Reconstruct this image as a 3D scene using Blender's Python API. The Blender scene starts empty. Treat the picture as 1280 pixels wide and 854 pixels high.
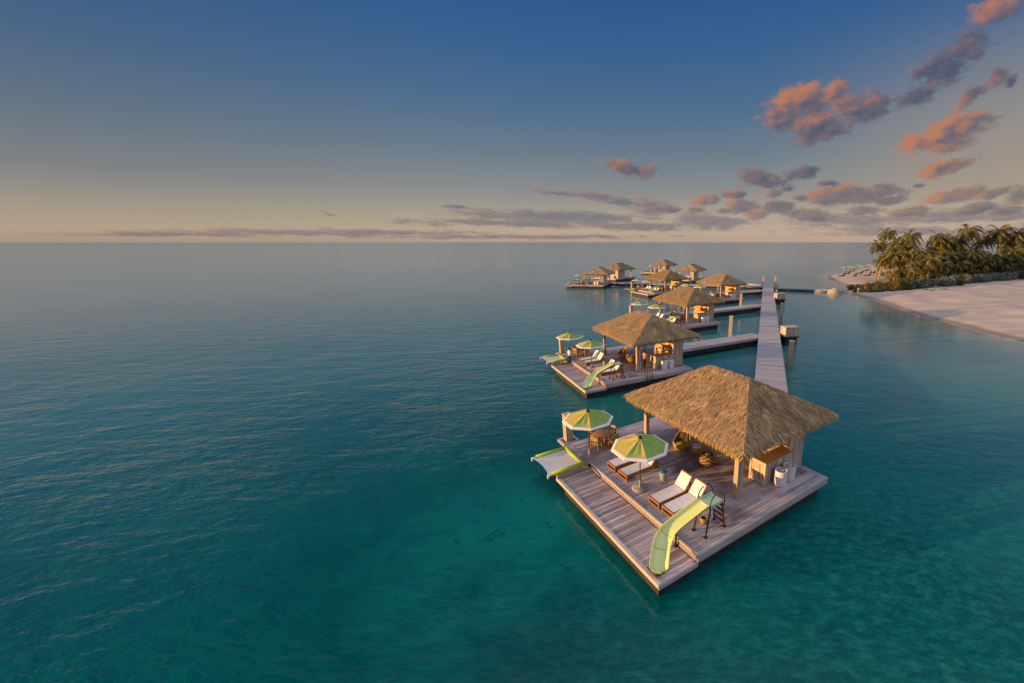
import bpy, math, random
import numpy as np
from mathutils import Vector, Matrix

R = math.radians
rnd = random.Random(7)
scene = bpy.context.scene
col = scene.collection

# ------------------------------------------------------------------ camera
cam_d = bpy.data.cameras.new("camera")
cam = bpy.data.objects.new("camera", cam_d)
col.objects.link(cam)
cam_d.sensor_width = 36.0
cam_d.lens = 36.0 * 503.0 / 1280.0
cam_d.shift_x = -160.0 / 1280.0
cam_d.shift_y = 29.0 / 1280.0
cam_d.clip_start = 0.1
cam_d.clip_end = 120000
cam.location = (0, 0, 12.02)
cam.rotation_euler = (R(90) - math.atan((456 - 303) / 503), 0, 0)
scene.camera = cam
scene.render.resolution_x, scene.render.resolution_y = 1024, 683

# ------------------------------------------------------------------ light
SUN_EL, SUN_MATH = R(5.8), R(191.0)          # azimuth counter-clockwise from +X
SUN = Vector((math.cos(SUN_EL) * math.cos(SUN_MATH), math.cos(SUN_EL) * math.sin(SUN_MATH), math.sin(SUN_EL)))
sd = bpy.data.lights.new("sun", 'SUN')
sd.energy = 5.0
sd.angle = R(0.6)
sd.color = (1.0, 0.55, 0.20)
so = bpy.data.objects.new("sun", sd)
col.objects.link(so)
so.rotation_euler = SUN.to_track_quat('Z', 'Y').to_euler()
so.location = SUN * 60

scene.view_settings.view_transform = 'Standard'
scene.view_settings.look = 'None'
scene.view_settings.exposure = 0.6
scene.view_settings.gamma = 1.0
scene.view_settings.use_curve_mapping = False


def lin(r, g, b):
    f = lambda c: (c / 255 / 12.92) if c / 255 <= 0.04045 else ((c / 255 + 0.055) / 1.055) ** 2.4
    return (f(r), f(g), f(b), 1.0)


class NT:
    """small node builder"""
    def __init__(s, tree):
        s.t = tree

    def n(s, kind, **kw):
        nd = s.t.nodes.new(kind)
        for k, v in kw.items():
            setattr(nd, k, v)
        return nd

    def put(s, sock, v):
        if hasattr(v, 'is_output') or isinstance(v, bpy.types.NodeSocket):
            s.t.links.new(v, sock)
        else:
            sock.default_value = v

    def m(s, op, a, b=0.0, c=0.0, clamp=False):
        nd = s.n('ShaderNodeMath', operation=op, use_clamp=clamp)
        for i, v in enumerate((a, b, c)):
            s.put(nd.inputs[i], v)
        return nd.outputs[0]

    def vm(s, op, a, b=(0, 0, 0)):
        nd = s.n('ShaderNodeVectorMath', operation=op)
        s.put(nd.inputs[0], a)
        s.put(nd.inputs[1], b)
        return nd.outputs['Value'] if op in ('DOT_PRODUCT', 'LENGTH') else nd.outputs[0]

    def mix(s, f, a, b, blend='MIX'):
        nd = s.n('ShaderNodeMix', data_type='RGBA', blend_type=blend)
        s.put(nd.inputs[0], f)
        s.put(nd.inputs[6], a)
        s.put(nd.inputs[7], b)
        return nd.outputs[2]

    def ramp(s, f, stops):
        nd = s.n('ShaderNodeValToRGB')
        e = nd.color_ramp.elements
        while len(e) > 1:
            e.remove(e[-1])
        e[0].position, e[0].color = stops[0]
        for p, c in stops[1:]:
            k = e.new(p)
            k.color = c
        s.put(nd.inputs[0], f)
        return nd.outputs[0]

    def sstep(s, v, a, b, lo=0.0, hi=1.0):
        nd = s.n('ShaderNodeMapRange', interpolation_type='SMOOTHSTEP')
        s.put(nd.inputs[0], v)
        for i, x in enumerate((a, b, lo, hi)):
            s.put(nd.inputs[i + 1], x)
        return nd.outputs[0]

    def noise(s, vec, scale, detail=4, rough=0.55, dist=0.0):
        nd = s.n('ShaderNodeTexNoise')
        s.put(nd.inputs['Vector'], vec)
        nd.inputs['Scale'].default_value = scale
        nd.inputs['Detail'].default_value = detail
        nd.inputs['Roughness'].default_value = rough
        nd.inputs['Distortion'].default_value = dist
        return nd.outputs[0]


def pix_dir(u, v):
    """direction in the sky measured on the photograph (1280 px wide)"""
    p = math.atan((456 - 303) / 503)
    x, y = (u - 800) / 503, -(v - 456) / 503
    d = Vector((x, math.cos(p) + y * math.sin(p), -math.sin(p) + y * math.cos(p))).normalized()
    return math.atan2(d.x, d.y), math.asin(d.z)


# ------------------------------------------------------------------ sky
world = bpy.data.worlds.new("World")
scene.world = world
world.use_nodes = True
wt = world.node_tree
wt.nodes.clear()
W = NT(wt)
tc = W.n('ShaderNodeTexCoord')
D = tc.outputs['Generated']
sep = W.n('ShaderNodeSeparateXYZ')
wt.links.new(D, sep.inputs[0])
el = W.m('ARCSINE', W.m('MINIMUM', W.m('MAXIMUM', sep.outputs[2], -0.999), 0.999))
az = W.m('ARCTAN2', sep.outputs[0], sep.outputs[1])
elp = W.m('DIVIDE', el, R(90))
DEG = lambda d: d / 90.0
base = W.ramp(elp, [(0.0, lin(174, 149, 136)), (DEG(1.2), lin(181, 163, 140)), (DEG(3), lin(168, 156, 139)),
                    (DEG(6), lin(136, 136, 136)), (DEG(10), lin(106, 122, 135)), (DEG(15), lin(76, 106, 138)),
                    (DEG(20), lin(56, 95, 139)), (DEG(26), lin(40, 82, 136)), (DEG(42), lin(40, 78, 124)),
                    (DEG(54), (0.34, 0.38, 0.50, 1)), (DEG(68), (1.35, 1.31, 1.46, 1)), (1.0, (1.50, 1.46, 1.62, 1))])  # sky overhead, above the view, raised as added soft top light
# warm haze to the right and golden band low on the left
lowband = W.sstep(el, R(0.3), R(4.5), 1.0, 0.0)
leftside = W.sstep(az, R(-15), R(-52))
base = W.mix(W.m('MULTIPLY', W.m('MULTIPLY', lowband, leftside), 0.10), base, lin(186, 156, 100))
rightside = W.sstep(az, R(12), R(45))
base = W.mix(W.m('MULTIPLY', W.m('MULTIPLY', W.sstep(el, R(7), R(1)), W.sstep(az, R(-12), R(25))), 0.40), base, lin(186, 164, 148))
highr = W.m('MULTIPLY', W.sstep(el, R(2), R(6)), W.sstep(el, R(24), R(10)))
base = W.mix(W.m('MULTIPLY', W.m('MULTIPLY', highr, rightside), 0.55), base, lin(172, 150, 122))
leftgrey = W.m('MULTIPLY', W.sstep(az, R(-18), R(-60)), W.sstep(el, R(0), R(6), 0.45, 1.0))
base = W.mix(leftgrey, base, W.mix(1.0, base, (0.70, 0.745, 0.83, 1), 'MULTIPLY'))

# clouds: (u, v, half width, half height, rise in px per px, orange, strength) on the photograph
CUM = [
    (1180, 170, 52, 20, -0.32, 0.80, 1.25), (1178, 211, 34, 10, -0.30, 0.74, 1.15), (1004, 128, 35, 21, -0.1, 0.68, 1.05),
    (976, 148, 32, 18, 0, 0.45, 0.85), (1022, 157, 34, 22, 0.1, 0.45, 1.0), (1072, 136, 38, 21, -0.15, 0.42, 1.05),
    (1046, 112, 18, 15, -0.4, 0.65, 0.95), (1146, 122, 32, 15, -0.25, 0.05, 0.72), (1172, 92, 30, 22, -0.6, 0.08, 0.62),
    (1244, 14, 34, 18, -0.15, 0.62, 1.0), (1212, 55, 30, 20, -0.7, 0.12, 0.6), (1212, 122, 20, 12, -0.7, 0.35, 0.85),
    (1245, 96, 14, 12, -0.6, 0.25, 0.75), (1265, 102, 9, 10, -0.4, 0.1, 0.7),
    (792, 212, 32, 10, 0.22, 0.42, 0.95), (952, 225, 34, 12, 0.25, 0.32, 0.85), (878, 251, 22, 8, -0.1, 0.62, 1.0),
    (917, 243, 18, 5, 0, 0.5, 0.9), (966, 243, 14, 7, 0, 0.5, 0.95), (1062, 246, 56, 15, -0.04, 0.42, 1.05),
    (930, 259, 24, 9, 0, 0.4, 1.05), (972, 258, 22, 8, 0, 0.2, 1.05), (1080, 262, 28, 7, 0, 0.15, 0.95),
    (1192, 244, 44, 9, -0.22, 0.62, 1.0), (1246, 241, 24, 8, -0.2, 0.4, 0.95), (1004, 216, 26, 9, -0.2, 0.15, 0.8),
    (1270, 246, 20, 12, -0.2, 0.3, 1.0), (1036, 229, 14, 4, 0, 0.2, 0.85), (945, 268, 16, 7, 0, 0.6, 0.95), (1008, 268, 30, 8, 0, 0.25, 0.9),
    (984, 236, 10, 4, 0, 0.3, 0.8), (1110, 252, 26, 7, -0.1, 0.25, 0.95), (1140, 263, 28, 6, -0.1, 0.25, 0.85), (868, 262, 14, 4, 0, 0.3, 0.85), (1100, 233, 16, 4, 0.1, 0.2, 0.7), (1150, 232, 9, 3, 0, 0.15, 0.8), (1222, 260, 30, 6, -0.15, 0.3, 0.85), (905, 264, 16, 5, 0, 0.35, 0.9), (1030, 252, 20, 5, 0, 0.35, 0.85), (1262, 263, 24, 6, -0.1, 0.3, 0.8), (838, 262, 18, 4, 0.1, 0.3, 0.85), (1000, 248, 12, 5, 0, 0.4, 0.85),
]
STR = [
    (700, 272, 130, 9, 0.03, 0.1, 1.05), (800, 283, 120, 6, 0.02, 0.15, 1.0), (760, 249, 66, 6, 0.17, 0.35, 1.0), (812, 258, 36, 12, 0.15, 0.45, 0.95),
    (890, 276, 56, 8, 0.08, 0.2, 1.0), (640, 279, 150, 5, 0.02, 0.15, 0.9), (1060, 276, 90, 8, 0, 0.3, 0.9), (1170, 271, 100, 10, -0.05, 0.3, 0.9),
    (1100, 288, 120, 6, 0, 0.35, 0.85), (1255, 269, 60, 10, -0.05, 0.3, 0.9), (564, 258, 18, 2.5, 0.05, 0.2, 0.9), (412, 268, 12, 3, 0.3, 0.5, 0.8),
    (420, 291, 230, 5, 0, 0.25, 0.9), (640, 296, 200, 3, 0, 0.3, 0.8), (200, 293, 160, 3, 0, 0.3, 0.75), (1240, 290, 90, 10, 0, 0.3, 0.8), (700, 242, 34, 4, 0.12, 0.3, 0.8),
]


def cloud_group(name, blobs, nscale, stretch, edge):
    g = bpy.data.node_groups.new(name, 'ShaderNodeTree')
    g.interface.new_socket('Az', in_out='INPUT', socket_type='NodeSocketFloat')
    g.interface.new_socket('El', in_out='INPUT', socket_type='NodeSocketFloat')
    g.interface.new_socket('Density', in_out='OUTPUT', socket_type='NodeSocketFloat')
    g.interface.new_socket('Orange', in_out='OUTPUT', socket_type='NodeSocketFloat')
    G = NT(g)
    gi, go = G.n('NodeGroupInput'), G.n('NodeGroupOutput')
    a, e = gi.outputs[0], gi.outputs[1]
    acc, wsum, osum = None, None, None
    for (u, v, hw, hh, sl, org, st) in blobs:
        a0, e0 = pix_dir(u, v)
        a1, e1 = pix_dir(u + 6, v + 6 * sl)
        a2, e2 = pix_dir(u - 6, v - 6 * sl)
        ax, ex = (a1 - a2) / 12, (e1 - e2) / 12          # one photograph px along the cloud
        L = math.hypot(ax, ex)
        hx = L * 1.18 * hw * math.sqrt(1 + sl * sl)
        _, et = pix_dir(u, v - 5)
        hy = abs(et - e0) / 5 * hh * 1.22
        ca, sa = ax / L, ex / L
        da, de = G.m('SUBTRACT', a, a0), G.m('SUBTRACT', e, e0)
        p = G.m('MULTIPLY_ADD', de, sa / hx, G.m('MULTIPLY', da, ca / hx))
        q = G.m('MULTIPLY_ADD', de, ca / hy, G.m('MULTIPLY', da, -sa / hy))
        r = G.m('SQRT', G.m('MULTIPLY_ADD', p, p, G.m('MULTIPLY', q, q)))
        k = G.m('MULTIPLY_ADD', r, -st, st)                # st * (1 - r)
        w = G.m('POWER', 2.718, G.m('MULTIPLY', k, 7.0))
        # sunlit towards the upper left of each cloud
        o = G.m('MULTIPLY', w, G.m('ADD', org, G.m('MULTIPLY', G.m('MULTIPLY_ADD', p, -0.46, G.m('MULTIPLY', q, 0.34)), 0.4 + org)))
        acc = k if acc is None else G.m('MAXIMUM', acc, k)
        wsum = w if wsum is None else G.m('ADD', wsum, w)
        osum = o if osum is None else G.m('ADD', osum, o)
    comb = G.n('ShaderNodeCombineXYZ')
    g.links.new(a, comb.inputs[0])
    g.links.new(G.m('MULTIPLY', e, stretch), comb.inputs[1])
    n1 = G.noise(comb.outputs[0], nscale, 10, 0.72, 0.30)
    n2 = G.noise(comb.outputs[0], nscale * 0.45, 3, 0.5)
    c2_ = G.n('ShaderNodeVectorMath', operation='ADD')
    g.links.new(comb.outputs[0], c2_.inputs[0])
    c2_.inputs[1].default_value = (-0.016, 0.012, 0.0)          # a step towards the sun
    n3 = G.noise(c2_.outputs[0], nscale, 5, 0.6, 0.35)
    nn = G.m('ADD', G.m('MULTIPLY', G.m('SUBTRACT', n1, 0.5), 3.9), G.m('MULTIPLY', G.m('SUBTRACT', n2, 0.5), 1.8))
    dens = G.m('ADD', G.m('MULTIPLY', acc, 1.65), nn)
    dd = G.m('POWER', G.sstep(dens, -0.12, edge), 1.15)
    dd = G.m('MULTIPLY', dd, G.sstep(acc, -0.85, 0.0))
    g.links.new(dd, go.inputs[0])
    relief = G.m('MULTIPLY', G.m('SUBTRACT', n1, n3), 2.0)
    thick = G.m('MULTIPLY', G.m('SUBTRACT', dens, 0.7), -0.15)
    g.links.new(G.m('ADD', G.m('DIVIDE', osum, G.m('ADD', wsum, 1e-6)), G.m('ADD', relief, thick)), go.inputs[1])
    return g


def clouds(base, g, shadow, mid, lit, alpha):
    gn = W.n('ShaderNodeGroup')
    gn.node_tree = g
    wt.links.new(az, gn.inputs[0])
    wt.links.new(el, gn.inputs[1])
    c = W.ramp(gn.outputs[1], [(0.0, shadow), (0.45, mid), (1.2, lit)])
    front = W.sstep(sep.outputs[1], 0.05, 0.2)
    return W.mix(W.m('MULTIPLY', W.m('MULTIPLY', gn.outputs[0], W.sstep(el, R(1), R(10), alpha * 0.66, alpha)), front), base, c)


base = clouds(base, cloud_group('stratus', STR, 24, 4.5, 1.0), lin(94, 96, 116), lin(126, 110, 120), lin(166, 130, 118), 0.98)
base = clouds(base, cloud_group('cumulus', CUM, 22, 1.6, 0.78), lin(74, 80, 102), lin(116, 96, 104), lin(180, 117, 84), 0.93)

# evening sky, unseen behind the camera to the left, brightened as added light
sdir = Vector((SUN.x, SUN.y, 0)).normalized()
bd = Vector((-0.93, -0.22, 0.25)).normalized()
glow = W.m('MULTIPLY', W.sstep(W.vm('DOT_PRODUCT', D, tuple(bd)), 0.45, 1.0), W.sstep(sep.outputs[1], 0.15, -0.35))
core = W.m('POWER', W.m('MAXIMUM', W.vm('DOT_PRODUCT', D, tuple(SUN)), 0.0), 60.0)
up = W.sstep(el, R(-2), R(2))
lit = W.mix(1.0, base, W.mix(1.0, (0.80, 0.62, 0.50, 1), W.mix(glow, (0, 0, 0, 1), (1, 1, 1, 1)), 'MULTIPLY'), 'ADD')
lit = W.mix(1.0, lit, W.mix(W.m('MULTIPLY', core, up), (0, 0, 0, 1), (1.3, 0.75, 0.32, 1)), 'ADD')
side_fill = W.m('MULTIPLY', W.m('MULTIPLY', W.sstep(az, R(52), R(85)), W.sstep(az, R(175), R(140))), W.sstep(el, R(70), R(30)))  # unseen sky on the right, brightened as added fill for shaded faces
lit = W.mix(1.0, lit, W.mix(W.m('MULTIPLY', side_fill, up), (0, 0, 0, 1), (0.40, 0.38, 0.42, 1)), 'ADD')
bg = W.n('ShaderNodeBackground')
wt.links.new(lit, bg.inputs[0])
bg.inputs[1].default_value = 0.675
sky = W.n('ShaderNodeTexSky', sky_type='NISHITA', sun_disc=False)
sky.sun_elevation = SUN_EL
sky.sun_rotation = math.atan2(SUN.x, SUN.y)
sky.altitude = 0
bg2 = W.n('ShaderNodeBackground')
wt.links.new(sky.outputs[0], bg2.inputs[0])
bg2.inputs[1].default_value = 0.05 * 0.10
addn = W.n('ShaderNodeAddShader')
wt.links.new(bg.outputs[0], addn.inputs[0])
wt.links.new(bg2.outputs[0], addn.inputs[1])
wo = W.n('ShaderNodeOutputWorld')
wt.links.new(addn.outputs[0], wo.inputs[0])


# ------------------------------------------------------------------ materials
def material(name, c1, c2=None, scale=3.0, stretch=(1, 1, 1), rough=0.6, tone=0.0, bump=0.0, spec=0.4, bscale=None,
             patch=None, pscale=0.5, transl=0.0, vary=0.0):
    """c1/c2 mixed by a stretched noise; tone = weight of the per-piece 'tone' attribute; patch = (colour, lo, hi) stains"""
    mt = bpy.data.materials.new(name)
    mt.use_nodes = True
    t = mt.node_tree
    N = NT(t)
    b = t.nodes['Principled BSDF']
    tcn = N.n('ShaderNodeTexCoord')
    mp = N.n('ShaderNodeMapping')
    t.links.new(tcn.outputs['Object'], mp.inputs[0])
    mp.inputs['Scale'].default_value = stretch
    v = mp.outputs[0]
    c2 = c2 or tuple(x * 0.7 for x in c1)
    nz = N.sstep(N.noise(v, scale, 5, 0.6), 0.3, 0.7)
    colr = N.mix(nz, (*c1, 1), (*c2, 1))
    if patch:
        pc, lo, hi = patch
        pn = N.sstep(N.noise(tcn.outputs['Object'], pscale, 4, 0.6), lo, hi)
        colr = N.mix(pn, colr, (*pc, 1))
    if tone:
        at = N.n('ShaderNodeAttribute', attribute_name='tone')
        f = N.m('MULTIPLY_ADD', at.outputs['Fac'], 2 * tone, 1 - tone)
        cc = N.n('ShaderNodeCombineXYZ')
        for i in range(3):
            t.links.new(f, cc.inputs[i])
        colr = N.mix(1.0, colr, cc.outputs[0], 'MULTIPLY')
    if vary:                                      # each roof has weathered a little differently
        oi = N.n('ShaderNodeObjectInfo')
        hs = N.n('ShaderNodeHueSaturation')
        t.links.new(colr, hs.inputs['Color'])
        t.links.new(N.m('MULTIPLY_ADD', oi.outputs['Random'], 2 * vary, 1 - vary), hs.inputs['Value'])
        t.links.new(N.m('MULTIPLY_ADD', oi.outputs['Random'], -vary, 1 + vary / 2), hs.inputs['Saturation'])
        colr = hs.outputs[0]
    t.links.new(colr, b.inputs['Base Color'])
    b.inputs['Roughness'].default_value = rough
    b.inputs['Specular IOR Level'].default_value = spec
    if bump:
        bn = N.n('ShaderNodeBump')
        bn.inputs['Strength'].default_value = bump
        bn.inputs['Distance'].default_value = 0.02
        t.links.new(N.noise(v, bscale or scale * 4, 4, 0.6), bn.inputs['Height'])
        t.links.new(bn.outputs[0], b.inputs['Normal'])
    if transl:
        tr = N.n('ShaderNodeBsdfTranslucent')
        t.links.new(colr, tr.inputs[0])
        mx = N.n('ShaderNodeMixShader')
        mx.inputs[0].default_value = transl
        t.links.new(b.outputs[0], mx.inputs[1])
        t.links.new(tr.outputs[0], mx.inputs[2])
        t.links.new(mx.outputs[0], t.nodes['Material Output'].inputs[0])
    return mt


M = {}
M['deck'] = material('weathered_deck', (0.55, 0.49, 0.525), (0.36, 0.305, 0.325), 2.2, (0.35, 5, 5), 0.55, 0.27, 0.25,
                     patch=((0.19, 0.125, 0.115), 0.44, 0.66), pscale=0.35)
M['deck_wet'] = material('damp_deck', (0.47, 0.40, 0.415), (0.285, 0.225, 0.23), 2.2, (0.35, 5, 5), 0.45, 0.46, 0.25,
                         patch=((0.46, 0.40, 0.42), 0.55, 0.72), pscale=0.6)
M['walk'] = material('grey_walkway_boards', (0.41, 0.385, 0.405), (0.30, 0.28, 0.297), 2.0, (5, 5, 5), 0.65, 0.22, 0.2)
M['fascia'] = material('fascia_wood', (0.45, 0.41, 0.42), (0.32, 0.29, 0.295), 1.5, (0.6, 0.6, 6), 0.6, 0.15, 0.2)
M['pale_wood'] = material('pale_step_wood', (0.52, 0.46, 0.38), (0.40, 0.34, 0.28), 1.5, (1, 1, 6), 0.6, 0.1, 0.1)
M['post'] = material('post_wood', (0.46, 0.38, 0.27), (0.32, 0.24, 0.16), 3, (6, 6, 0.5), 0.6, 0.1, 0.2)
M['plank_wall'] = material('plank_wall', (0.54, 0.44, 0.34), (0.37, 0.29, 0.22), 3, (3, 3, 0.6), 0.65, 0.28, 0.25)
M['sunlit_wall'] = material('sunlit_yellow_wall', (0.58, 0.43, 0.20), (0.45, 0.31, 0.13), 3, (3, 3, 0.6), 0.6, 0.2, 0.2)  # sunlit yellow put into the wall colour
M['float'] = material('dark_float', (0.02, 0.022, 0.024), (0.035, 0.035, 0.036), 1.0, rough=0.7)
M['thatch'] = material('straw_thatch', (0.52, 0.375, 0.21), (0.36, 0.25, 0.135), 1.6, rough=0.85, tone=0.8, spec=0.15, vary=0.16, patch=((0.25, 0.19, 0.12), 0.52, 0.72), pscale=0.55)
M['fringe'] = material('straw_fringe', (0.50, 0.34, 0.10), (0.33, 0.22, 0.065), 1.6, rough=0.85, tone=0.7, spec=0.15, transl=0.25)
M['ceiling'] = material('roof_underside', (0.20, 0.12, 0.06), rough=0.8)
M['teak'] = material('teak', (0.36, 0.17, 0.065), (0.22, 0.095, 0.035), 6, (1, 4, 4), 0.45, 0.1, 0.1)
M['sling'] = material('white_sling', (0.80, 0.76, 0.75), (0.72, 0.68, 0.67), 4, rough=0.85)
M['rust'] = material('brown_metal', (0.075, 0.032, 0.022), (0.045, 0.02, 0.014), 8, rough=0.4)
M['slide'] = material('lime_fibreglass', (0.50, 0.60, 0.20), (0.56, 0.65, 0.27), 0.9, rough=0.22, spec=0.5)
M['slide_out'] = material('lime_underside', (0.36, 0.50, 0.05), (0.32, 0.45, 0.04), 0.9, rough=0.3)
M['platform'] = material('mint_platform', (0.42, 0.60, 0.38), (0.36, 0.53, 0.33), 3, rough=0.4)
M['yellow'] = material('yellow_canvas', (0.62, 0.53, 0.13), (0.55, 0.44, 0.09), 2, rough=0.85, transl=0.25)
M['green'] = material('green_canvas', (0.30, 0.47, 0.11), (0.25, 0.40, 0.085), 2, rough=0.85, transl=0.25)
M['white_canvas'] = material('white_canvas', (0.80, 0.79, 0.78), (0.74, 0.73, 0.72), 3, rough=0.85, transl=0.15)
M['pole'] = material('grey_pole', (0.10, 0.09, 0.09), (0.07, 0.065, 0.065), 5, rough=0.4)
M['concrete'] = material('concrete', (0.36, 0.34, 0.34), (0.27, 0.26, 0.26), 9, rough=0.8, bump=0.2)
M['blackcap'] = material('black_plastic', (0.02, 0.02, 0.022), rough=0.4)
M['lime'] = material('lime_bolster', (0.38, 0.52, 0.02), (0.31, 0.44, 0.015), 3, rough=0.6)
M['net'] = material('white_net', (0.66, 0.64, 0.64), (0.56, 0.54, 0.55), 10, rough=0.8)
M['white_pipe'] = material('white_pipe', (0.78, 0.74, 0.70), rough=0.4)
M['wicker'] = material('wicker', (0.50, 0.33, 0.10), (0.26, 0.155, 0.045), 14, (1, 1, 3), 0.7, 0.2, 0.4, patch=None)
M['wicker_dark'] = material('dark_weave', (0.085, 0.055, 0.04), (0.05, 0.03, 0.02), 14, rough=0.8)
M['cushion'] = material('green_cushion', (0.24, 0.30, 0.05), (0.19, 0.24, 0.04), 4, rough=0.9)
M['white_weave'] = material('white_weave', (0.82, 0.80, 0.80), (0.64, 0.62, 0.62), 22, (1, 1, 2), 0.75, bump=0.5)
M['teal'] = material('teal_plastic', (0.03, 0.20, 0.25), (0.025, 0.15, 0.20), 4, rough=0.4)
M['tub'] = material('pale_tub', (0.50, 0.52, 0.50), (0.42, 0.45, 0.45), 4, rough=0.5)
M['curtain'] = material('white_curtain', (0.76, 0.72, 0.70), (0.64, 0.60, 0.59), 8, (6, 6, 0.4), 0.9, transl=0.2)
M['red'] = material('red_cloth', (0.42, 0.03, 0.02), rough=0.8)
M['skin'] = material('skin', (0.36, 0.20, 0.13), (0.33, 0.18, 0.115), 6, rough=0.55)
M['shirt'] = material('white_shirt', (0.78, 0.75, 0.74), (0.68, 0.65, 0.64), 5, rough=0.9)
M['pink'] = material('pink_shirt', (0.62, 0.34, 0.33), rough=0.9)
M['trousers'] = material('dark_trousers', (0.035, 0.02, 0.022), rough=0.9)
M['hair'] = material('dark_hair', (0.02, 0.013, 0.01), rough=0.6)
M['palm_leaf'] = material('palm_leaf', (0.225, 0.170, 0.030), (0.055, 0.080, 0.020), 0.45, rough=0.45, tone=0.85, transl=0.15)  # gold against dark green puts sunlit and shaded fronds into the colour
M['palm_trunk'] = material('palm_trunk', (0.33, 0.24, 0.16), (0.22, 0.155, 0.10), 2, (1, 1, 5), 0.85, bump=0.4)
M['bush'] = material('green_bush', (0.085, 0.105, 0.03), (0.05, 0.065, 0.02), 1.0, rough=0.6, tone=0.5, transl=0.2)
M['gold_bush'] = material('golden_bush', (0.185, 0.135, 0.028), (0.10, 0.085, 0.02), 1.0, rough=0.6, tone=0.5, transl=0.25)
M['silver_bush'] = material('silver_bush', (0.195, 0.22, 0.18), (0.12, 0.14, 0.11), 1.0, rough=0.7, tone=0.4, transl=0.15)
M['rock'] = material('limestone', (0.46, 0.38, 0.28), (0.33, 0.27, 0.21), 1.2, rough=0.9, bump=0.6)
M['board_teal'] = material('teal_float', (0.05, 0.24, 0.24), rough=0.5)
M['board_white'] = material('white_float', (0.62, 0.66, 0.66), rough=0.5)


# ------------------------------------------------------------------ mesh builder
class MB:
    def __init__(s):
        s.v, s.f, s.mi, s.tn, s.sm = [], [], [], [], []

    def add(s, vs, fs, mi=0, tone=0.5, smooth=False):
        o = len(s.v)
        s.v += [tuple(p) for p in vs]
        for f in fs:
            s.f.append([o + i for i in f])
            s.mi.append(mi)
            s.tn.append(tone)
            s.sm.append(smooth)

    def box(s, c, d, rz=0.0, mi=0, tone=0.5, ry=0.0, rx=0.0, taper=1.0):
        x, y, z = d[0] / 2, d[1] / 2, d[2] / 2
        vs = [Vector((sx * x * (taper if sz > 0 else 1), sy * y * (taper if sz > 0 else 1), sz * z)) for sz in (-1, 1) for sy in (-1, 1) for sx in (-1, 1)]
        m = Matrix.Rotation(rz, 3, 'Z') @ Matrix.Rotation(ry, 3, 'Y') @ Matrix.Rotation(rx, 3, 'X')
        vs = [m @ p + Vector(c) for p in vs]
        s.add(vs, [(0, 2, 3, 1), (4, 5, 7, 6), (0, 1, 5, 4), (2, 6, 7, 3), (0, 4, 6, 2), (1, 3, 7, 5)], mi, tone)

    def rings(s, rings, mi=0, tone=0.5, cap=True, closed=True, smooth=True):
        n = len(rings[0])
        vs = [p for r in rings for p in r]
        fs = []
        for i in range(len(rings) - 1):
            for j in range(n if closed else n - 1):
                k = (j + 1) % n
                fs.append((i * n + j, i * n + k, (i + 1) * n + k, (i + 1) * n + j))
        if cap and closed:
            fs.append(tuple(range(n))[::-1])
            fs.append(tuple((len(rings) - 1) * n + j for j in range(n)))
        s.add(vs, fs, mi, tone, smooth)

    def tube(s, pts, rad, n=8, mi=0, tone=0.5):
        pts = [Vector(p) for p in pts]
        rr = rad if isinstance(rad, (list, tuple)) else [rad] * len(pts)
        rings = []
        ref = None
        for i, p in enumerate(pts):
            d = (pts[min(i + 1, len(pts) - 1)] - pts[max(i - 1, 0)]).normalized()
            if ref is None:
                ref = Vector((0, 0, 1)) if abs(d.z) < 0.9 else Vector((1, 0, 0))
            a = d.cross(ref).normalized()
            b = d.cross(a).normalized()
            ref = b.cross(d) * -1 if False else ref
            rings.append([p + (a * math.cos(t) + b * math.sin(t)) * rr[i] for t in [2 * math.pi * k / n for k in range(n)]])
        s.rings(rings, mi, tone)

    def lathe(s, prof, n=16, c=(0, 0, 0), mi=0, tone=0.5, cap=True):
        s.rings([[(c[0] + r * math.cos(2 * math.pi * k / n), c[1] + r * math.sin(2 * math.pi * k / n), c[2] + z) for k in range(n)] for r, z in prof], mi, tone, cap)

    def mesh(s, name, mats):
        me = bpy.data.meshes.new(name)
        me.from_pydata(s.v, [], s.f)
        for m_ in (mats if isinstance(mats, (list, tuple)) else [mats]):
            me.materials.append(m_)
        me.polygons.foreach_set('material_index', s.mi)
        me.polygons.foreach_set('use_smooth', s.sm)
        at = me.attributes.new('tone', 'FLOAT', 'FACE')
        at.data.foreach_set('value', s.tn)
        me.update()
        return me

    def build(s, name, mats, parent=None):
        return link(name, s.mesh(name, mats), parent)


def link(name, me, parent=None):
    o = bpy.data.objects.new(name, me)
    col.objects.link(o)
    o.parent = parent
    return o


def tag(o, label=None, cat=None, group=None, kind=None):
    if label: o['label'] = label
    if cat: o['category'] = cat
    if group: o['group'] = group
    if kind: o['kind'] = kind
    return o


def empty(name, loc=(0, 0, 0), rz=0.0):
    o = bpy.data.objects.new(name, None)
    col.objects.link(o)
    o.location = loc
    o.rotation_euler = (0, 0, rz)
    return o


def dup(o, parent=None):
    c = o.copy()
    col.objects.link(c)
    if parent: c.parent = parent
    for ch in list(o.children):
        dup(ch, c)
    return c


# ------------------------------------------------------------------ shore, sand, water
SHORE = np.array([(47.2, 48), (46.6, 53.0), (47.2, 59.0), (46.5, 65.5), (47.6, 73.2), (49.0, 81), (49.6, 89.4), (49.6, 96), (52.5, 103), (57, 108), (60, 113),
                  (59, 121.6), (62.5, 134.9), (66, 146), (71, 155), (79, 163), (97, 186), (130, 228), (250, 270), (420, 260), (420, -80), (60, -80), (44, 0), (45.5, 30)]) * 1.022


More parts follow.
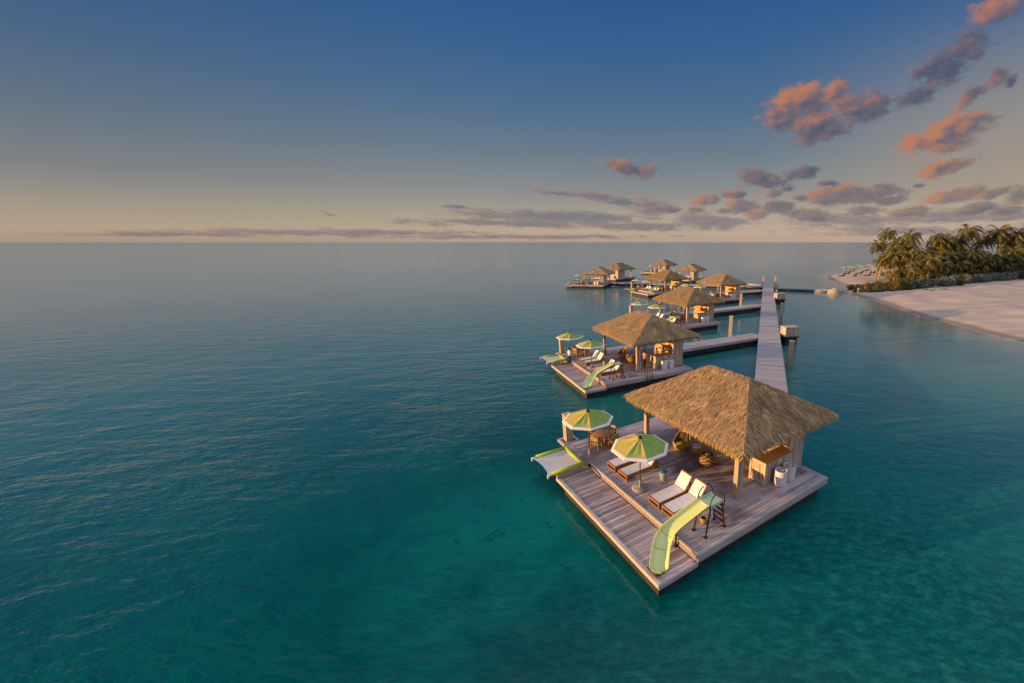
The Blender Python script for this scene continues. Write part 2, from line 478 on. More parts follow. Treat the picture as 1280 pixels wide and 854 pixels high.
def sdist(P):
    """signed distance to the shore line, positive on land"""
    P = np.asarray(P, float)
    A, B = SHORE, np.roll(SHORE, -1, 0)
    best = np.full(len(P), 1e9)
    inside = np.zeros(len(P), bool)
    for a, b in zip(A, B):
        ab = b - a
        t = np.clip(((P - a) @ ab) / (ab @ ab), 0, 1)
        best = np.minimum(best, np.hypot(*(P - a - t[:, None] * ab).T))
        cond = (a[1] > P[:, 1]) != (b[1] > P[:, 1])
        with np.errstate(divide='ignore', invalid='ignore'):
            xi = (b[0] - a[0]) * (P[:, 1] - a[1]) / (b[1] - a[1]) + a[0]
        inside ^= cond & (P[:, 0] < xi)
    return np.where(inside, best, -best)


def land_h(P):
    P = np.asarray(P, float)
    d = sdist(P)
    x, y = P[:, 0], P[:, 1]
    wob = 0.12 * np.sin(x * 0.35 + y * 0.11) * np.sin(y * 0.23 - x * 0.07) + 0.06 * np.sin(x * 0.9 + 1.3 * np.sin(y * 0.4))
    up = 1.9 * (1 - np.exp(-np.maximum(d, 0) * 0.055)) + wob * np.clip(d / 6, 0, 1)
    return np.where(d > 0, up, d * 0.12)


def gh(x, y):
    return float(land_h([(x, y)])[0])


xs = np.concatenate([np.arange(34, 130, 1.5), np.arange(130, 420, 6)])
ys = np.concatenate([np.arange(-70, 20, 6), np.arange(20, 190, 1.5), np.arange(190, 262, 6)])
gx, gy = np.meshgrid(xs, ys)
P = np.column_stack([gx.ravel(), gy.ravel()])
hz = land_h(P)
keep = sdist(P) > -12
nx = len(xs)
faces = []
kk = keep.reshape(len(ys), nx)
for j in range(len(ys) - 1):
    for i in range(nx - 1):
        if kk[j, i] or kk[j + 1, i] or kk[j, i + 1] or kk[j + 1, i + 1]:
            faces.append((j * nx + i, j * nx + i + 1, (j + 1) * nx + i + 1, (j + 1) * nx + i))
me = bpy.data.meshes.new('sand_beach')
me.from_pydata([(p[0], p[1], max(h, -1.5)) for p, h in zip(P, hz)], [], faces)
me.polygons.foreach_set('use_smooth', [True] * len(faces))
M['sand'] = material('sand', (0.52, 0.445, 0.375), (0.40, 0.34, 0.285), 0.22, (0.35, 1.9, 1), 0.95, bump=0.9, bscale=1.6, spec=0.1,
                     patch=((0.53, 0.43, 0.36), 0.5, 0.7), pscale=0.12)
_t = M['sand'].node_tree
_N = NT(_t)
_b = _t.nodes['Principled BSDF']
_src = _b.inputs['Base Color'].links[0].from_socket
_g = _N.n('ShaderNodeNewGeometry')
_s = _N.n('ShaderNodeSeparateXYZ')
_t.links.new(_g.outputs['Position'], _s.inputs[0])
_w = _N.sstep(_N.m('ADD', _s.outputs[2], _N.m('MULTIPLY', _N.noise(_g.outputs['Position'], 0.4, 3), 0.12)), 0.30, 0.16)
_t.links.new(_N.mix(_w, _src, (0.25, 0.205, 0.175, 1)), _b.inputs['Base Color'])   # wet band at the waterline
me.materials.append(M['sand'])
tag(link('beach', me), kind='structure')

# water: one polar sheet out to the horizon
NTH, NR = 360, 300
rr = 2.0 * (60000 / 2.0) ** (np.arange(NR) / (NR - 1))
th = np.arange(NTH) * 2 * np.pi / NTH
wx = (rr[:, None] * np.sin(th)).ravel()
wy = (rr[:, None] * np.cos(th)).ravel()
sh = np.full(len(wx), -1e3)
nearm = (np.hypot(wx, wy) < 420)
sh[nearm] = sdist(np.column_stack([wx[nearm], wy[nearm]]))
wv = np.column_stack([wx, wy, np.zeros_like(wx)])
wv = np.vstack([wv, [[0, 0, 0]]])
fcs = []
for i in range(NR - 1):
    for j in range(NTH):
        k = (j + 1) % NTH
        fcs.append((i * NTH + j, (i + 1) * NTH + j, (i + 1) * NTH + k, i * NTH + k))
fcs += [(NR * NTH, j, (j + 1) % NTH) for j in range(NTH)]
me = bpy.data.meshes.new('water')
me.from_pydata(wv.tolist(), [], fcs)
at = me.attributes.new('shallow', 'FLOAT', 'POINT')
at.data.foreach_set('value', np.append(np.clip(sh, -200, 50), -1e3).astype(np.float32))
me.polygons.foreach_set('use_smooth', [True] * len(fcs))
me.update()
if me.polygons[0].normal.z < 0:
    me.flip_normals()
mw = bpy.data.materials.new('sea_water')
mw.use_nodes = True
t = mw.node_tree
N = NT(t)
b = t.nodes['Principled BSDF']
geo = N.n('ShaderNodeNewGeometry')
pos = geo.outputs['Position']
sepw = N.n('ShaderNodeSeparateXYZ')
t.links.new(pos, sepw.inputs[0])
dist = N.vm('LENGTH', pos)
att = N.n('ShaderNodeAttribute', attribute_name='shallow')
shal = att.outputs['Fac']
# sea bed seen through the water: sand, weed patches, deeper blue to the left
bed = N.sstep(N.noise(pos, 0.055, 5, 0.62, 0.3), 0.36, 0.66)
c = N.mix(bed, (0.0, 0.055, 0.058, 1), (0.0, 0.118, 0.102, 1))
sandy = N.vm('LENGTH', N.vm('MULTIPLY', N.vm('SUBTRACT', pos, (-6.0, 14.5, 0.0)), (0.20, 0.17, 0.0)))
sandn = N.m('ADD', sandy, N.m('MULTIPLY', N.m('SUBTRACT', N.noise(pos, 0.28, 6, 0.65, 0.5), 0.5), 2.6))
mott = N.sstep(N.noise(N.vm('MULTIPLY', pos, (1.0, 1.7, 1.0)), 1.7, 7, 0.8, 0.15), 0.42, 0.64)
c = N.mix(N.m('MULTIPLY', N.sstep(sandn, 1.25, 0.2), 0.75), c, (0.004, 0.165, 0.150, 1))
deepn = N.vm('LENGTH', N.vm('MULTIPLY', N.vm('SUBTRACT', pos, (-7.0, 24.0, 0.0)), (0.16, 0.28, 0.0)))
c = N.mix(N.m('MULTIPLY', N.sstep(N.m('ADD', deepn, N.m('SUBTRACT', bed, 0.5)), 1.3, 0.3), 0.6), c, (0.0, 0.040, 0.050, 1))
right = N.sstep(sepw.outputs[0], -8.0, 14.0)
neary = N.sstep(sepw.outputs[1], 40.0, 12.0)
c = N.mix(N.m('MULTIPLY', mott, N.m('MULTIPLY_ADD', N.m('MULTIPLY', right, neary), 0.85, 0.14)), c, (0.006, 0.175, 0.145, 1))
weed = N.sstep(N.noise(pos, 0.9, 7, 0.75, 0.5), 0.585, 0.65)
weedz = N.m('MAXIMUM', N.sstep(N.noise(pos, 0.07, 2, 0.5), 0.48, 0.6), N.sstep(sandn, 1.5, 0.6))
c = N.mix(N.m('MULTIPLY', N.m('MULTIPLY', weed, weedz), 0.6), c, (0.001, 0.030, 0.036, 1))
left = N.sstep(sepw.outputs[0], 0.0, -22.0)
c = N.mix(N.m('MULTIPLY', left, 0.6), c, (0.0, 0.078, 0.098, 1))
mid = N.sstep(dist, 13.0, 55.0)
c = N.mix(N.m('MULTIPLY', mid, 0.7), c, (0.040, 0.190, 0.205, 1))  # silvery sky reflection put into the base colour at mid distance
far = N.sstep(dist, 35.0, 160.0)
c = N.mix(N.m('MULTIPLY', far, 0.85), c, (0.190, 0.280, 0.300, 1))  # paler still far out, standing in for the reflected low sky
lag = N.m('MULTIPLY', N.sstep(shal, -45.0, -6.0), 0.6)
c = N.mix(lag, c, (0.045, 0.205, 0.215, 1))
c = N.mix(N.sstep(shal, -9.0, -0.3), c, (0.24, 0.27, 0.25, 1))
foam = N.m('MULTIPLY', N.sstep(shal, -0.9, -0.25), N.sstep(N.noise(pos, 0.9, 4, 0.6), 0.35, 0.6))
c = N.mix(N.m('MULTIPLY', foam, 0.55), c, (0.62, 0.62, 0.60, 1))
t.links.new(c, b.inputs['Base Color'])
b.inputs['IOR'].default_value = 1.333
t.links.new(N.sstep(dist, 14.0, 60.0, 0.42, 1.0), b.inputs['Specular IOR Level'])
t.links.new(N.m('MULTIPLY_ADD', far, 0.10, 0.06), b.inputs['Roughness'])
# waves: a wind swell running across the view and small ripples
mp = N.n('ShaderNodeMapping')
t.links.new(pos, mp.inputs[0])
mp.inputs['Rotation'].default_value = (0, 0, R(-14))
mp.inputs['Scale'].default_value = (0.45, 1.0, 1.0)
w1 = N.noise(mp.outputs[0], 0.55, 4, 0.55, 0.35)
w2 = N.noise(mp.outputs[0], 2.1, 4, 0.6, 0.3)
w3 = N.noise(pos, 0.09, 2, 0.5)
hgt = N.m('MULTIPLY_ADD', w1, 0.36, N.m('MULTIPLY', w2, 0.13))
calm = N.m('MULTIPLY', N.sstep(sepw.outputs[0], 6.0, -14.0, 0.36, 1.0), N.sstep(w3, 0.30, 0.70, 0.45, 1.3))
nearc = N.vm('LENGTH', N.vm('MULTIPLY', N.vm('SUBTRACT', pos, (-2.5, 11.0, 0.0)), (0.75, 1.0, 0.0)))
calm = N.m('MULTIPLY', calm, N.sstep(nearc, 2.0, 14.0, 0.42, 1.0))
calm = N.m('MULTIPLY', calm, N.sstep(shal, -30.0, -4.0, 1.0, 0.45))
bn = N.n('ShaderNodeBump')
bn.inputs['Distance'].default_value = 1.0
calm = N.m('MULTIPLY', calm, N.m('MULTIPLY', N.sstep(dist, 14.0, 75.0, 1.0, 0.45), N.sstep(dist, 60.0, 300.0, 1.0, 0.42)))
t.links.new(N.m('MULTIPLY', calm, 0.85), bn.inputs['Strength'])
t.links.new(hgt, bn.inputs['Height'])
t.links.new(bn.outputs[0], b.inputs['Normal'])
me.materials.append(mw)
tag(link('water', me), kind='structure')

# ------------------------------------------------------------------ cabanas
Z0 = 1.02                                       # upper deck above the water
CAB = [  # x, y, yaw, phrase
    (0.54, 11.21, 36.1, 'the nearest cabana'),
    (-4.40, 30.0, 30.4, 'the second nearest cabana'),
    (2.54, 52.04, 31.7, 'the third nearest cabana'),
    (12.12, 78.78, 28.4, 'the cabana nearest the walkway end'),
    (1.71, 91.08, 30.4, 'the cabana behind the third roof'),
    (6.72, 129.37, -29.2, 'the back row right cabana'),
    (-20.23, 111.08, -9.4, 'the leftmost cabana'),
    (-16.0, 135.41, -36.9, 'the second cabana from the left'),
    (0.1, 159.5, -32.6, 'the farthest cabana'),
]
CABLAB = [
    'large floating cabana with thatched hip roof, closest to the camera',
    'thatched floating cabana with a man standing on its deck, second nearest',
    'thatched floating cabana with a red cloth in its bar, third nearest',
    'thatched floating cabana beside the far end of the long walkway',
    'thatched floating cabana just behind the roof of the third nearest one',
    'far thatched cabana at the right end of the back row',
    'leftmost thatched floating cabana with its slide facing open sea',
    'far thatched cabana just right of the leftmost cabana',
    'farthest thatched floating cabana, highest against the sea',
]


def cab_xy(i, x, y):
    cx, cy, a = CAB[i][:3]
    ca, sa = math.cos(R(a)), math.sin(R(a))
    return cx + ca * x - sa * y, cy + sa * x + ca * y


def boards(mb, x0, x1, y0, y1, z, w=0.145, gap=0.012, th=0.04, along='x', mi=0, joint=3.4):
    """decking: single boards with butt joints, random tone and a little unevenness"""
    a0, a1, b0, b1 = (x0, x1, y0, y1) if along == 'x' else (y0, y1, x0, x1)
    n = max(1, round((b1 - b0) / w))
    w = (b1 - b0) / n
    for i in range(n):
        bm_ = b0 + (i + 0.5) * w
        s = a0
        first = True
        while s < a1 - 1e-4:
            L = joint * (0.3 + 0.7 * rnd.random()) if first else joint
            e = min(a1, s + L)
            if a1 - e < 0.4: e = a1
            first = False
            cc, d = ((s + e) / 2, bm_), (e - s - 0.006, w - gap)
            zz = z - th / 2 + rnd.uniform(-0.003, 0.003)
            if along == 'x':
                mb.box((cc[0], cc[1], zz), (d[0], d[1], th), mi=mi, tone=rnd.random())
            else:
                mb.box((cc[1], cc[0], zz), (d[1], d[0], th), mi=mi, tone=rnd.random())
            s = e


def plank_face(mb, p0, p1, z0, z1, w=0.12, th=0.03, mi=0):
    """vertical boarding from p0 to p1"""
    p0, p1 = Vector(p0), Vector(p1)
    d = p1 - p0
    n = max(1, round(d.length / w))
    a = math.atan2(d.y, d.x)
    for k in range(n):
        q = p0 + d * ((k + 0.5) / n)
        zt = z1 - rnd.uniform(0, 0.01)
        mb.box((q.x, q.y, (z0 + zt) / 2), (d.length / n - 0.008, th + rnd.uniform(0, 0.008), zt - z0), a, mi, rnd.random())


RX0, RX1, RY0, RY1 = 4.75, 11.65, 0.42, 8.72     # eave rectangle
RZE, RZR = 2.86, 4.66                            # top of the eave, ridge
RIDX, RIDY0, RIDY1 = 8.2, 3.15, 5.75


def thatch_meshes():
    base, fr, under = MB(), MB(), MB()
    e = [(RX0, RY0), (RX1, RY0), (RX1, RY1), (RX0, RY1)]
    A, B = Vector((RIDX, RIDY0, RZR)), Vector((RIDX, RIDY1, RZR))
    E = [Vector((x, y, RZE)) for x, y in e]
    slopes = [(E[0], E[1], A, A), (E[1], E[2], B, A), (E[2], E[3], B, B), (E[3], E[0], A, B)]
    # body: eave edge rolled over, 0.3 m thick
    vs, fs = [], []
    for inset, z in ((0.55, RZE - 0.16), (0.10, RZE - 0.30), (-0.03, RZE - 0.16), (0.0, RZE)):
        vs += [(RX0 + inset, RY0 + inset, z), (RX1 - inset, RY0 + inset, z), (RX1 - inset, RY1 - inset, z), (RX0 + inset, RY1 - inset, z)]
    vs += [tuple(A), tuple(B)]
    for k in range(3):
        for j in range(4):
            n_ = (j + 1) % 4
            fs.append((k * 4 + j, k * 4 + n_, k * 4 + 4 + n_, k * 4 + 4 + j))
    fs += [(12, 13, 16), (13, 14, 17, 16), (14, 15, 17), (15, 12, 16, 17)]
    base.add(vs, fs, 0, 0.3)
    # underside boarding follows the slope
    i_ = 0.5
    u = [(RX0 + i_, RY0 + i_, RZE - 0.10), (RX1 - i_, RY0 + i_, RZE - 0.10), (RX1 - i_, RY1 - i_, RZE - 0.10), (RX0 + i_, RY1 - i_, RZE - 0.10),
         (RIDX, RIDY0, RZR - 0.35), (RIDX, RIDY1, RZR - 0.35)]
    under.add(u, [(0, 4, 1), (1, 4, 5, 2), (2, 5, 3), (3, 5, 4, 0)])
    rr_ = random.Random(3)

    def blade(mb, p, d, nrm, L, w, lift, tone):
        d = d.normalized()
        s_ = d.cross(nrm).normalized() * w
        q = p + d * L * 0.55 + nrm * lift * 0.8
        r = p + d * L + nrm * (lift * rr_.uniform(-0.2, 1.2))
        mb.add([p - s_, p + s_, q + s_ * 0.9, q - s_ * 0.9, r], [(0, 1, 2, 3), (3, 2, 4)], 0, tone)

    for (p0, p1, t1, t0) in slopes:
        nrm = (p1 - p0).cross(t0 - p0).normalized()
        if nrm.z < 0: nrm = -nrm
        hor = (p1 - p0).normalized()
        dn = nrm.cross(hor).normalized()
        if dn.z > 0: dn = -dn
        sl = ((t0 + t1) / 2 - (p0 + p1) / 2).length
        width = (p1 - p0).length
        topw = (t1 - t0).length
        n = int((width + topw) / 2 * sl * 330)
        for k in range(n):
            # courses from the eave upwards with scatter
            while True:
                v = rr_.random()
                if rr_.random() < 1 - v * (1 - topw / width) + 0.02: break
            L0, R0 = p0.lerp(t0, v), p1.lerp(t1, v)
            p = L0.lerp(R0, rr_.random()) + nrm * rr_.uniform(0.0, 0.035)
            d = dn + hor * rr_.gauss(0, 0.28)
            clump = 0.5 + 0.5 * math.sin(p.x * 2.1 + 1.7 * math.sin(p.y * 1.3)) * math.sin(p.y * 1.9 + p.z * 4)
            blade(base, p, d, nrm, rr_.uniform(0.24, 0.50), rr_.uniform(0.008, 0.017), rr_.uniform(0.012, 0.06), min(1, max(0, rr_.gauss(0.46 + 0.10 * clump, 0.2))))
        # ragged fringe hanging off the eave
        outw = Vector((dn.x, dn.y, 0)).normalized()
        for k in range(int(width * 150)):
            p = p0.lerp(p1, rr_.random()) + Vector((0, 0, rr_.uniform(-0.20, 0.03))) + outw * rr_.uniform(-0.10, 0.05)
            d = Vector((0, 0, -1)) + outw * rr_.uniform(0.0, 0.75) + hor * rr_.gauss(0, 0.22)
            blade(fr, p, d, outw, rr_.uniform(0.12, 0.30), rr_.uniform(0.008, 0.015), rr_.uniform(-0.02, 0.05), min(1, max(0, rr_.gauss(0.5, 0.25))))
    # hips and ridge: tufts laid both ways
    for a, b in ((E[0], A), (E[1], A), (E[2], B), (E[3], B), (A, B)):
        for k in range(int((b - a).length * 80)):
            p = a.lerp(b, rr_.random()) + Vector((0, 0, rr_.uniform(0.01, 0.06)))
            ang = rr_.random() * 6.28
            d = Vector((math.cos(ang), math.sin(ang), -0.6)) + (a - b).normalized() * 0.8
            blade(base, p, d, Vector((0, 0, 1)), rr_.uniform(0.2, 0.38), rr_.uniform(0.010, 0.02), rr_.uniform(0.0, 0.05), min(1, max(0, rr_.gauss(0.6, 0.2))))
    return base.mesh('thatch_roof', M['thatch']), fr.mesh('eave_fringe', M['fringe']), under.mesh('roof_lining', M['ceiling'])


def make_cabana():
    root = empty('floating_cabana')
    # upper deck (with the back bay beside the net) and the lower sea deck
    mb = MB()
    boards(mb, 1.92, 10.2, 0.1, 10.3, 0.0)
    boards(mb, 1.52, 1.92, 7.78, 10.3, 0.0)
    mb.build('upper_deck', M['deck'], root)
    mb = MB()
    boards(mb, 0.0, 1.74, -0.2, 7.85, -0.3, w=0.15)
    mb.build('lower_deck', M['deck_wet'], root)
    mb = MB()                                     # border boards and fascias
    for k, y in enumerate((-0.2, -0.05)):
        boards(mb, 1.82, 10.5, y, y + 0.142, 0.002, w=0.15, joint=4.5)
    boards(mb, 10.2, 10.5, 0.1, 10.3, 0.002, along='y', w=0.15, joint=4.5)
    mb.box((6.15, -0.225, -0.14), (8.75, 0.05, 0.27), tone=0.6)
    mb.box((6.15, -0.195, -0.33), (8.7, 0.05, 0.09), tone=0.2)
    mb.box((0.9, -0.222, -0.40), (1.84, 0.044, 0.18), tone=0.5)
    mb.box((10.525, 5.05, -0.2), (0.05, 10.6, 0.38), tone=0.5)
    mb.box((6.0, 10.325, -0.2), (9.0, 0.05, 0.38), tone=0.5)
    mb.box((0.75, 7.93, -0.32), (1.55, 0.14, 0.36), tone=0.5)
    mb.box((1.50, 9.05, -0.22), (0.05, 2.5, 0.40), tone=0.5)
    mb.build('edge_board', M['fascia'], root)
    mb = MB()
    mb.box((-0.025, 3.89, -0.365), (0.05, 8.22, 0.15), tone=1.0)
    mb.box((0.03, 3.8, -0.285), (0.14, 8.0, 0.02), tone=0.9)
    mb.build('sea_edge_board', M['pale_wood'], root)  # paler wood and high tone stand in for sunlight on this edge
    mb = MB()                                     # pale kerb along the step
    mb.box((1.80, 3.72, 0.005), (0.11, 7.9, 0.07), tone=0.8)
    st_ = mb.build('step', M['pale_wood'], root)
    mb = MB()
    mb.box((1.80, 3.72, -0.167), (0.04, 7.86, 0.27), tone=0.2)  # low tone paints shade on the recessed riser
    mb.build('riser', M['deck_wet'], st_)
    mb = MB()
    mb.box((1.05, 3.75, -0.86), (1.8, 7.5, 0.82))
    mb.box((6.15, 5.1, -0.79), (8.4, 10.0, 0.96))
    mb.build('float', M['float'], root)
    for (x, y) in ((5.6, 1.3), (5.6, 7.95), (10.35, 7.95)):
        p = MB()
        p.box((x, y, 1.36), (0.22, 0.22, 2.72), tone=0.6)
        p.box((x, y, 0.26), (0.28, 0.28, 0.52), tone=0.3)
        p.box((x, y, 2.62), (0.30, 0.30, 0.16), tone=0.5)
        p.build('post', M['post'], root)
    mb = MB()                                     # ring beam
    for y in (1.3, 7.95):
        mb.box((7.98, y, 2.72), (5.0, 0.16, 0.2))
    for x in (5.6, 10.35):
        mb.box((x, 4.62, 2.70), (0.16, 6.8, 0.2))
    for k in range(9):
        mb.box((RIDX, 1.5 + k * 0.78, 2.86), (4.6, 0.07, 0.10))
    mb.build('roof_beam', M['post'], root)
    tm, fm, um = thatch_meshes()
    rf = link('thatch_roof', tm, root)
    link('eave_fringe', fm, rf)
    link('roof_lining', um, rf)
    # curtains tied to the near post and to the store room corner
    for (x, y, h) in ((5.83, 1.28, 2.55), (9.42, 1.22, 2.55)):
        c_ = MB()
        rings = []
        for k in range(13):
            z = 0.12 + (h - 0.12) * k / 12
            pinch = 0.045 + 0.06 * abs((z - 1.05) / 1.5) ** 0.8
            rings.append([(x + math.cos(q) * pinch * (1 + 0.25 * math.cos(5 * q)) + 0.03 * math.sin(z * 3), y + math.sin(q) * pinch * (1 + 0.25 * math.cos(5 * q)), z)
                          for q in [2 * math.pi * j / 20 for j in range(20)]])
        c_.rings(rings)
        c_.build('curtain', M['curtain'], root)
    # bar counter: long front along x, short return at its left end
    mb = MB()
    plank_face(mb, (7.45, 1.2, 0), (9.5, 1.2, 0), 0.0, 1.16)
    plank_face(mb, (7.45, 2.0, 0), (7.45, 1.2, 0), 0.0, 1.16)
    mb.box((8.5, 1.5, 0.57), (1.98, 0.5, 1.12), tone=0.2)
    mb.box((7.44, 1.2, 0.58), (0.10, 0.10, 1.18), tone=0.95)
    mb.box((7.44, 2.0, 0.58), (0.10, 0.10, 1.18), tone=0.95)
    mb.box((7.42, 1.6, 0.10), (0.03, 0.72, 0.14), tone=0.9)
    mb.box((7.42, 1.6, 1.08), (0.03, 0.72, 0.12), tone=0.9)
    bar = mb.build('bar_counter', M['plank_wall'], root)
    mb = MB()
    mb.box((8.43, 1.46, 1.19), (2.12, 0.66, 0.05))
    mb.box((7.52, 1.92, 1.19), (0.28, 0.28, 0.05))
    mb.build('counter_top', M['teak'], bar)
    # store room, boarded outside, low sun's yellow painted into the bar side
    mb = MB()
    plank_face(mb, (9.5, 1.18, 0), (10.42, 1.18, 0), 0.0, 2.72)
    plank_face(mb, (10.42, 1.18, 0), (10.42, 4.6, 0), 0.0, 2.72)
    plank_face(mb, (10.42, 4.6, 0), (9.5, 4.6, 0), 0.0, 2.72)
    room = mb.build('store_room', M['plank_wall'], root)
    mb = MB()
    plank_face(mb, (9.5, 4.6, 0), (9.5, 1.22, 0), 0.0, 2.72)
    mb.build('bar_back_wall', M['sunlit_wall'], room)
    mb = MB()
    for k in range(3):
        mb.box((9.36, 2.7, 1.25 + 0.42 * k), (0.24, 1.9, 0.035))
    mb.build('shelf', M['teak'], room)
    return root


cab0 = make_cabana()
cabs = []
for i, (x, y, a, ph) in enumerate(CAB):
    o = cab0 if i == 0 else dup(cab0)
    o.location = (x, y, Z0)
    o.rotation_euler = (0, 0, R(a))
    tag(o, CABLAB[i], 'cabana', 'floating cabanas')
    cabs.append(o)
# the red cloth hung in the third bar
mb = MB()
mb.rings([[(9.44 + 0.02 * math.sin(q * 9) + s * 0.012, 2.55 + 0.5 * q, z) for q in [j / 10 for j in range(11)] for s in (0,)] for z in (1.3, 1.9, 2.6)], closed=False)
mb.build('red_cloth', M['red'], cabs[2])


def swim_ladder(parent, x):
    mb = MB()
    for s in (-0.24, 0.24):
        mb.tube([(x + s, 0.05, 0.0), (x + s, 0.05, 0.62), (x + s, -0.10, 0.72), (x + s, -0.30, 0.62), (x + s, -0.32, -1.3)], 0.028)
    for k in range(4):
        mb.tube([(x - 0.24, -0.32, -0.2 - 0.27 * k), (x + 0.24, -0.32, -0.2 - 0.27 * k)], 0.022)
    mb.build('swim_ladder', M['rust'], parent)


swim_ladder(cabs[1], 5.9)
swim_ladder(cabs[6], 5.2)


# ------------------------------------------------------------------ furniture prototypes (origin on the deck, facing +x)
def make_umbrella():
    root = empty('deck_umbrella')
    n = 8
    Rr, za, zr = 1.34, 2.62, 2.18
    off = R(22.5)
    pt = lambda k, r, z: Vector((r * math.cos(off + k * math.pi / 4), r * math.sin(off + k * math.pi / 4), z))
    seq = ['GY', 'Y', 'Y', 'Y', 'GY', 'G', 'G', 'G']     # colour blocks round the canopy, from the local x axis
    can, rim = MB(), MB()
    Ri = Rr - 0.13
    zi = zr + (za - zr) * 0.11
    ap = Vector((0, 0, za))
    for k in range(n):
        a, b_ = pt(k, Ri, zi), pt(k + 1, Ri, zi)
        q = seq[k]

        def gore(p, r, mi):
            rows = 5
            prev = None
            for j in range(rows + 1):
                f = j / rows
                sag = -0.05 * math.sin(math.pi * f)
                L, Rt = ap.lerp(p, f), ap.lerp(r, f)
                m_ = (L + Rt) / 2 + Vector((0, 0, sag))
                cur = (L, m_, Rt)
                if prev:
                    can.add([prev[0], prev[1], cur[1], cur[0]], [(0, 1, 2, 3)], mi, 0.5, True)
                    can.add([prev[1], prev[2], cur[2], cur[1]], [(0, 1, 2, 3)], mi, 0.5, True)
                prev = cur
        if len(q) == 1:
            gore(a, b_, 0 if q == 'Y' else 1)
        else:
            m_ = (a + b_) / 2
            gore(a, m_, 0 if q[0] == 'Y' else 1)
            gore(m_, b_, 0 if q[1] == 'Y' else 1)
        o0, o1 = pt(k, Rr, zr), pt(k + 1, Rr, zr)
        dz = Vector((0, 0, -0.045))
        rim.add([a, b_, o1, o0, o0 + dz, o1 + dz], [(0, 1, 2, 3), (3, 2, 5, 4)], 0, 0.5)
    cn = can.build('canopy', [M['yellow'], M['green']], root)
    rim.build('border', M['white_canvas'], cn)
    v = MB()
    v.lathe([(0.0, za + 0.10), (0.07, za + 0.09), (0.09, za + 0.03), (0.10, za - 0.02)], 10)
    v.build('finial', M['blackcap'], cn)
    r_ = MB()
    for k in range(n):
        r_.tube([(0, 0, za - 0.05), pt(k, Rr - 0.02, zr - 0.02)], 0.012, 5)
        r_.tube([(0, 0, 1.75), pt(k, Rr * 0.55, zr + 0.17)], 0.010, 5)
    r_.build('rib', M['pole'], cn)
    p = MB()
    p.tube([(0, 0, 0.1), (0, 0, za)], 0.028, 10)
    p.build('pole', M['pole'], root)
    b2 = MB()
    b2.lathe([(0.37, 0.0), (0.39, 0.03), (0.38, 0.07), (0.30, 0.115), (0.08, 0.13), (0.055, 0.15), (0.05, 0.45), (0.0, 0.45)], 24)
    b2.build('base', M['concrete'], root)
    return root


def make_lounger():
    root = empty('sun_lounger')
    f = MB()
    L, w, h = 2.02, 0.76, 0.31
    for s in (-1, 1):
        f.box((L / 2, s * (w / 2 - 0.03), h - 0.06), (L, 0.06, 0.12), tone=0.5)
        for x in (0.04, L - 0.06):
            f.box((x, s * (w / 2 - 0.032), (h - 0.1) / 2), (0.075, 0.056, h - 0.1), tone=0.4)
    for x, z in ((0.03, h - 0.06), (0.03, 0.03), (L - 0.03, h - 0.06)):
        f.box((x, 0, z), (0.05, w - 0.122, 0.10 if z > 0.1 else 0.05), tone=0.7)
    for k in range(6):
        f.box((0.3 + k * 0.28, 0, h - 0.045), (0.06, w - 0.13, 0.03), tone=0.4)
    f.build('frame', M['teak'], root)
    s_ = MB()
    n = 8
    rows = []
    for j in range(n + 1):
        x = 0.06 + (1.50 - 0.06) * j / n
        rows.append([(x, y, h + 0.012 - 0.015 * (1 - (2 * y / w) ** 2) * math.sin(math.pi * j / n)) for y in (-w / 2 + 0.05, -0.15, 0.15, w / 2 - 0.05)])
    s_.rings(rows, closed=False)
    s_.rings([[(p[0], p[1], p[2] - 0.03) for p in r] for r in rows], closed=False)
    s_.build('seat', M['sling'], root)
    a = R(53)
    br = MB()
    bl = 0.72
    hx, hz = 1.52, h + 0.0
    c_, sn = math.cos(a), math.sin(a)
    P_ = lambda d, y, o: (hx + d * c_ - o * sn, y, hz + d * sn + o * c_)
    br.rings([[P_(d, y, 0.035) for y in (-w / 2 + 0.05, 0, w / 2 - 0.05)] for d in (0.02, bl - 0.03)], closed=False)
    br.rings([[P_(d, y, 0.005) for y in (-w / 2 + 0.05, 0, w / 2 - 0.05)] for d in (0.02, bl - 0.03)], closed=False)
    back = br.build('backrest', M['sling'], root)
    g = MB()
    for s in (-1, 1):
        y = s * (w / 2 - 0.028)
        g.tube([P_(0, y, 0.0), P_(bl, y, 0.0)], 0.032, 6)
        g.tube([P_(bl * 0.75, y * 0.86, -0.01), (hx + 0.42, y * 0.86, h - 0.03)], 0.022, 6)
    g.tube([P_(bl, -w / 2 + 0.03, 0), P_(bl, w / 2 - 0.03, 0)], 0.032, 6)
    g.build('back_frame', M['teak'], back)
    return root


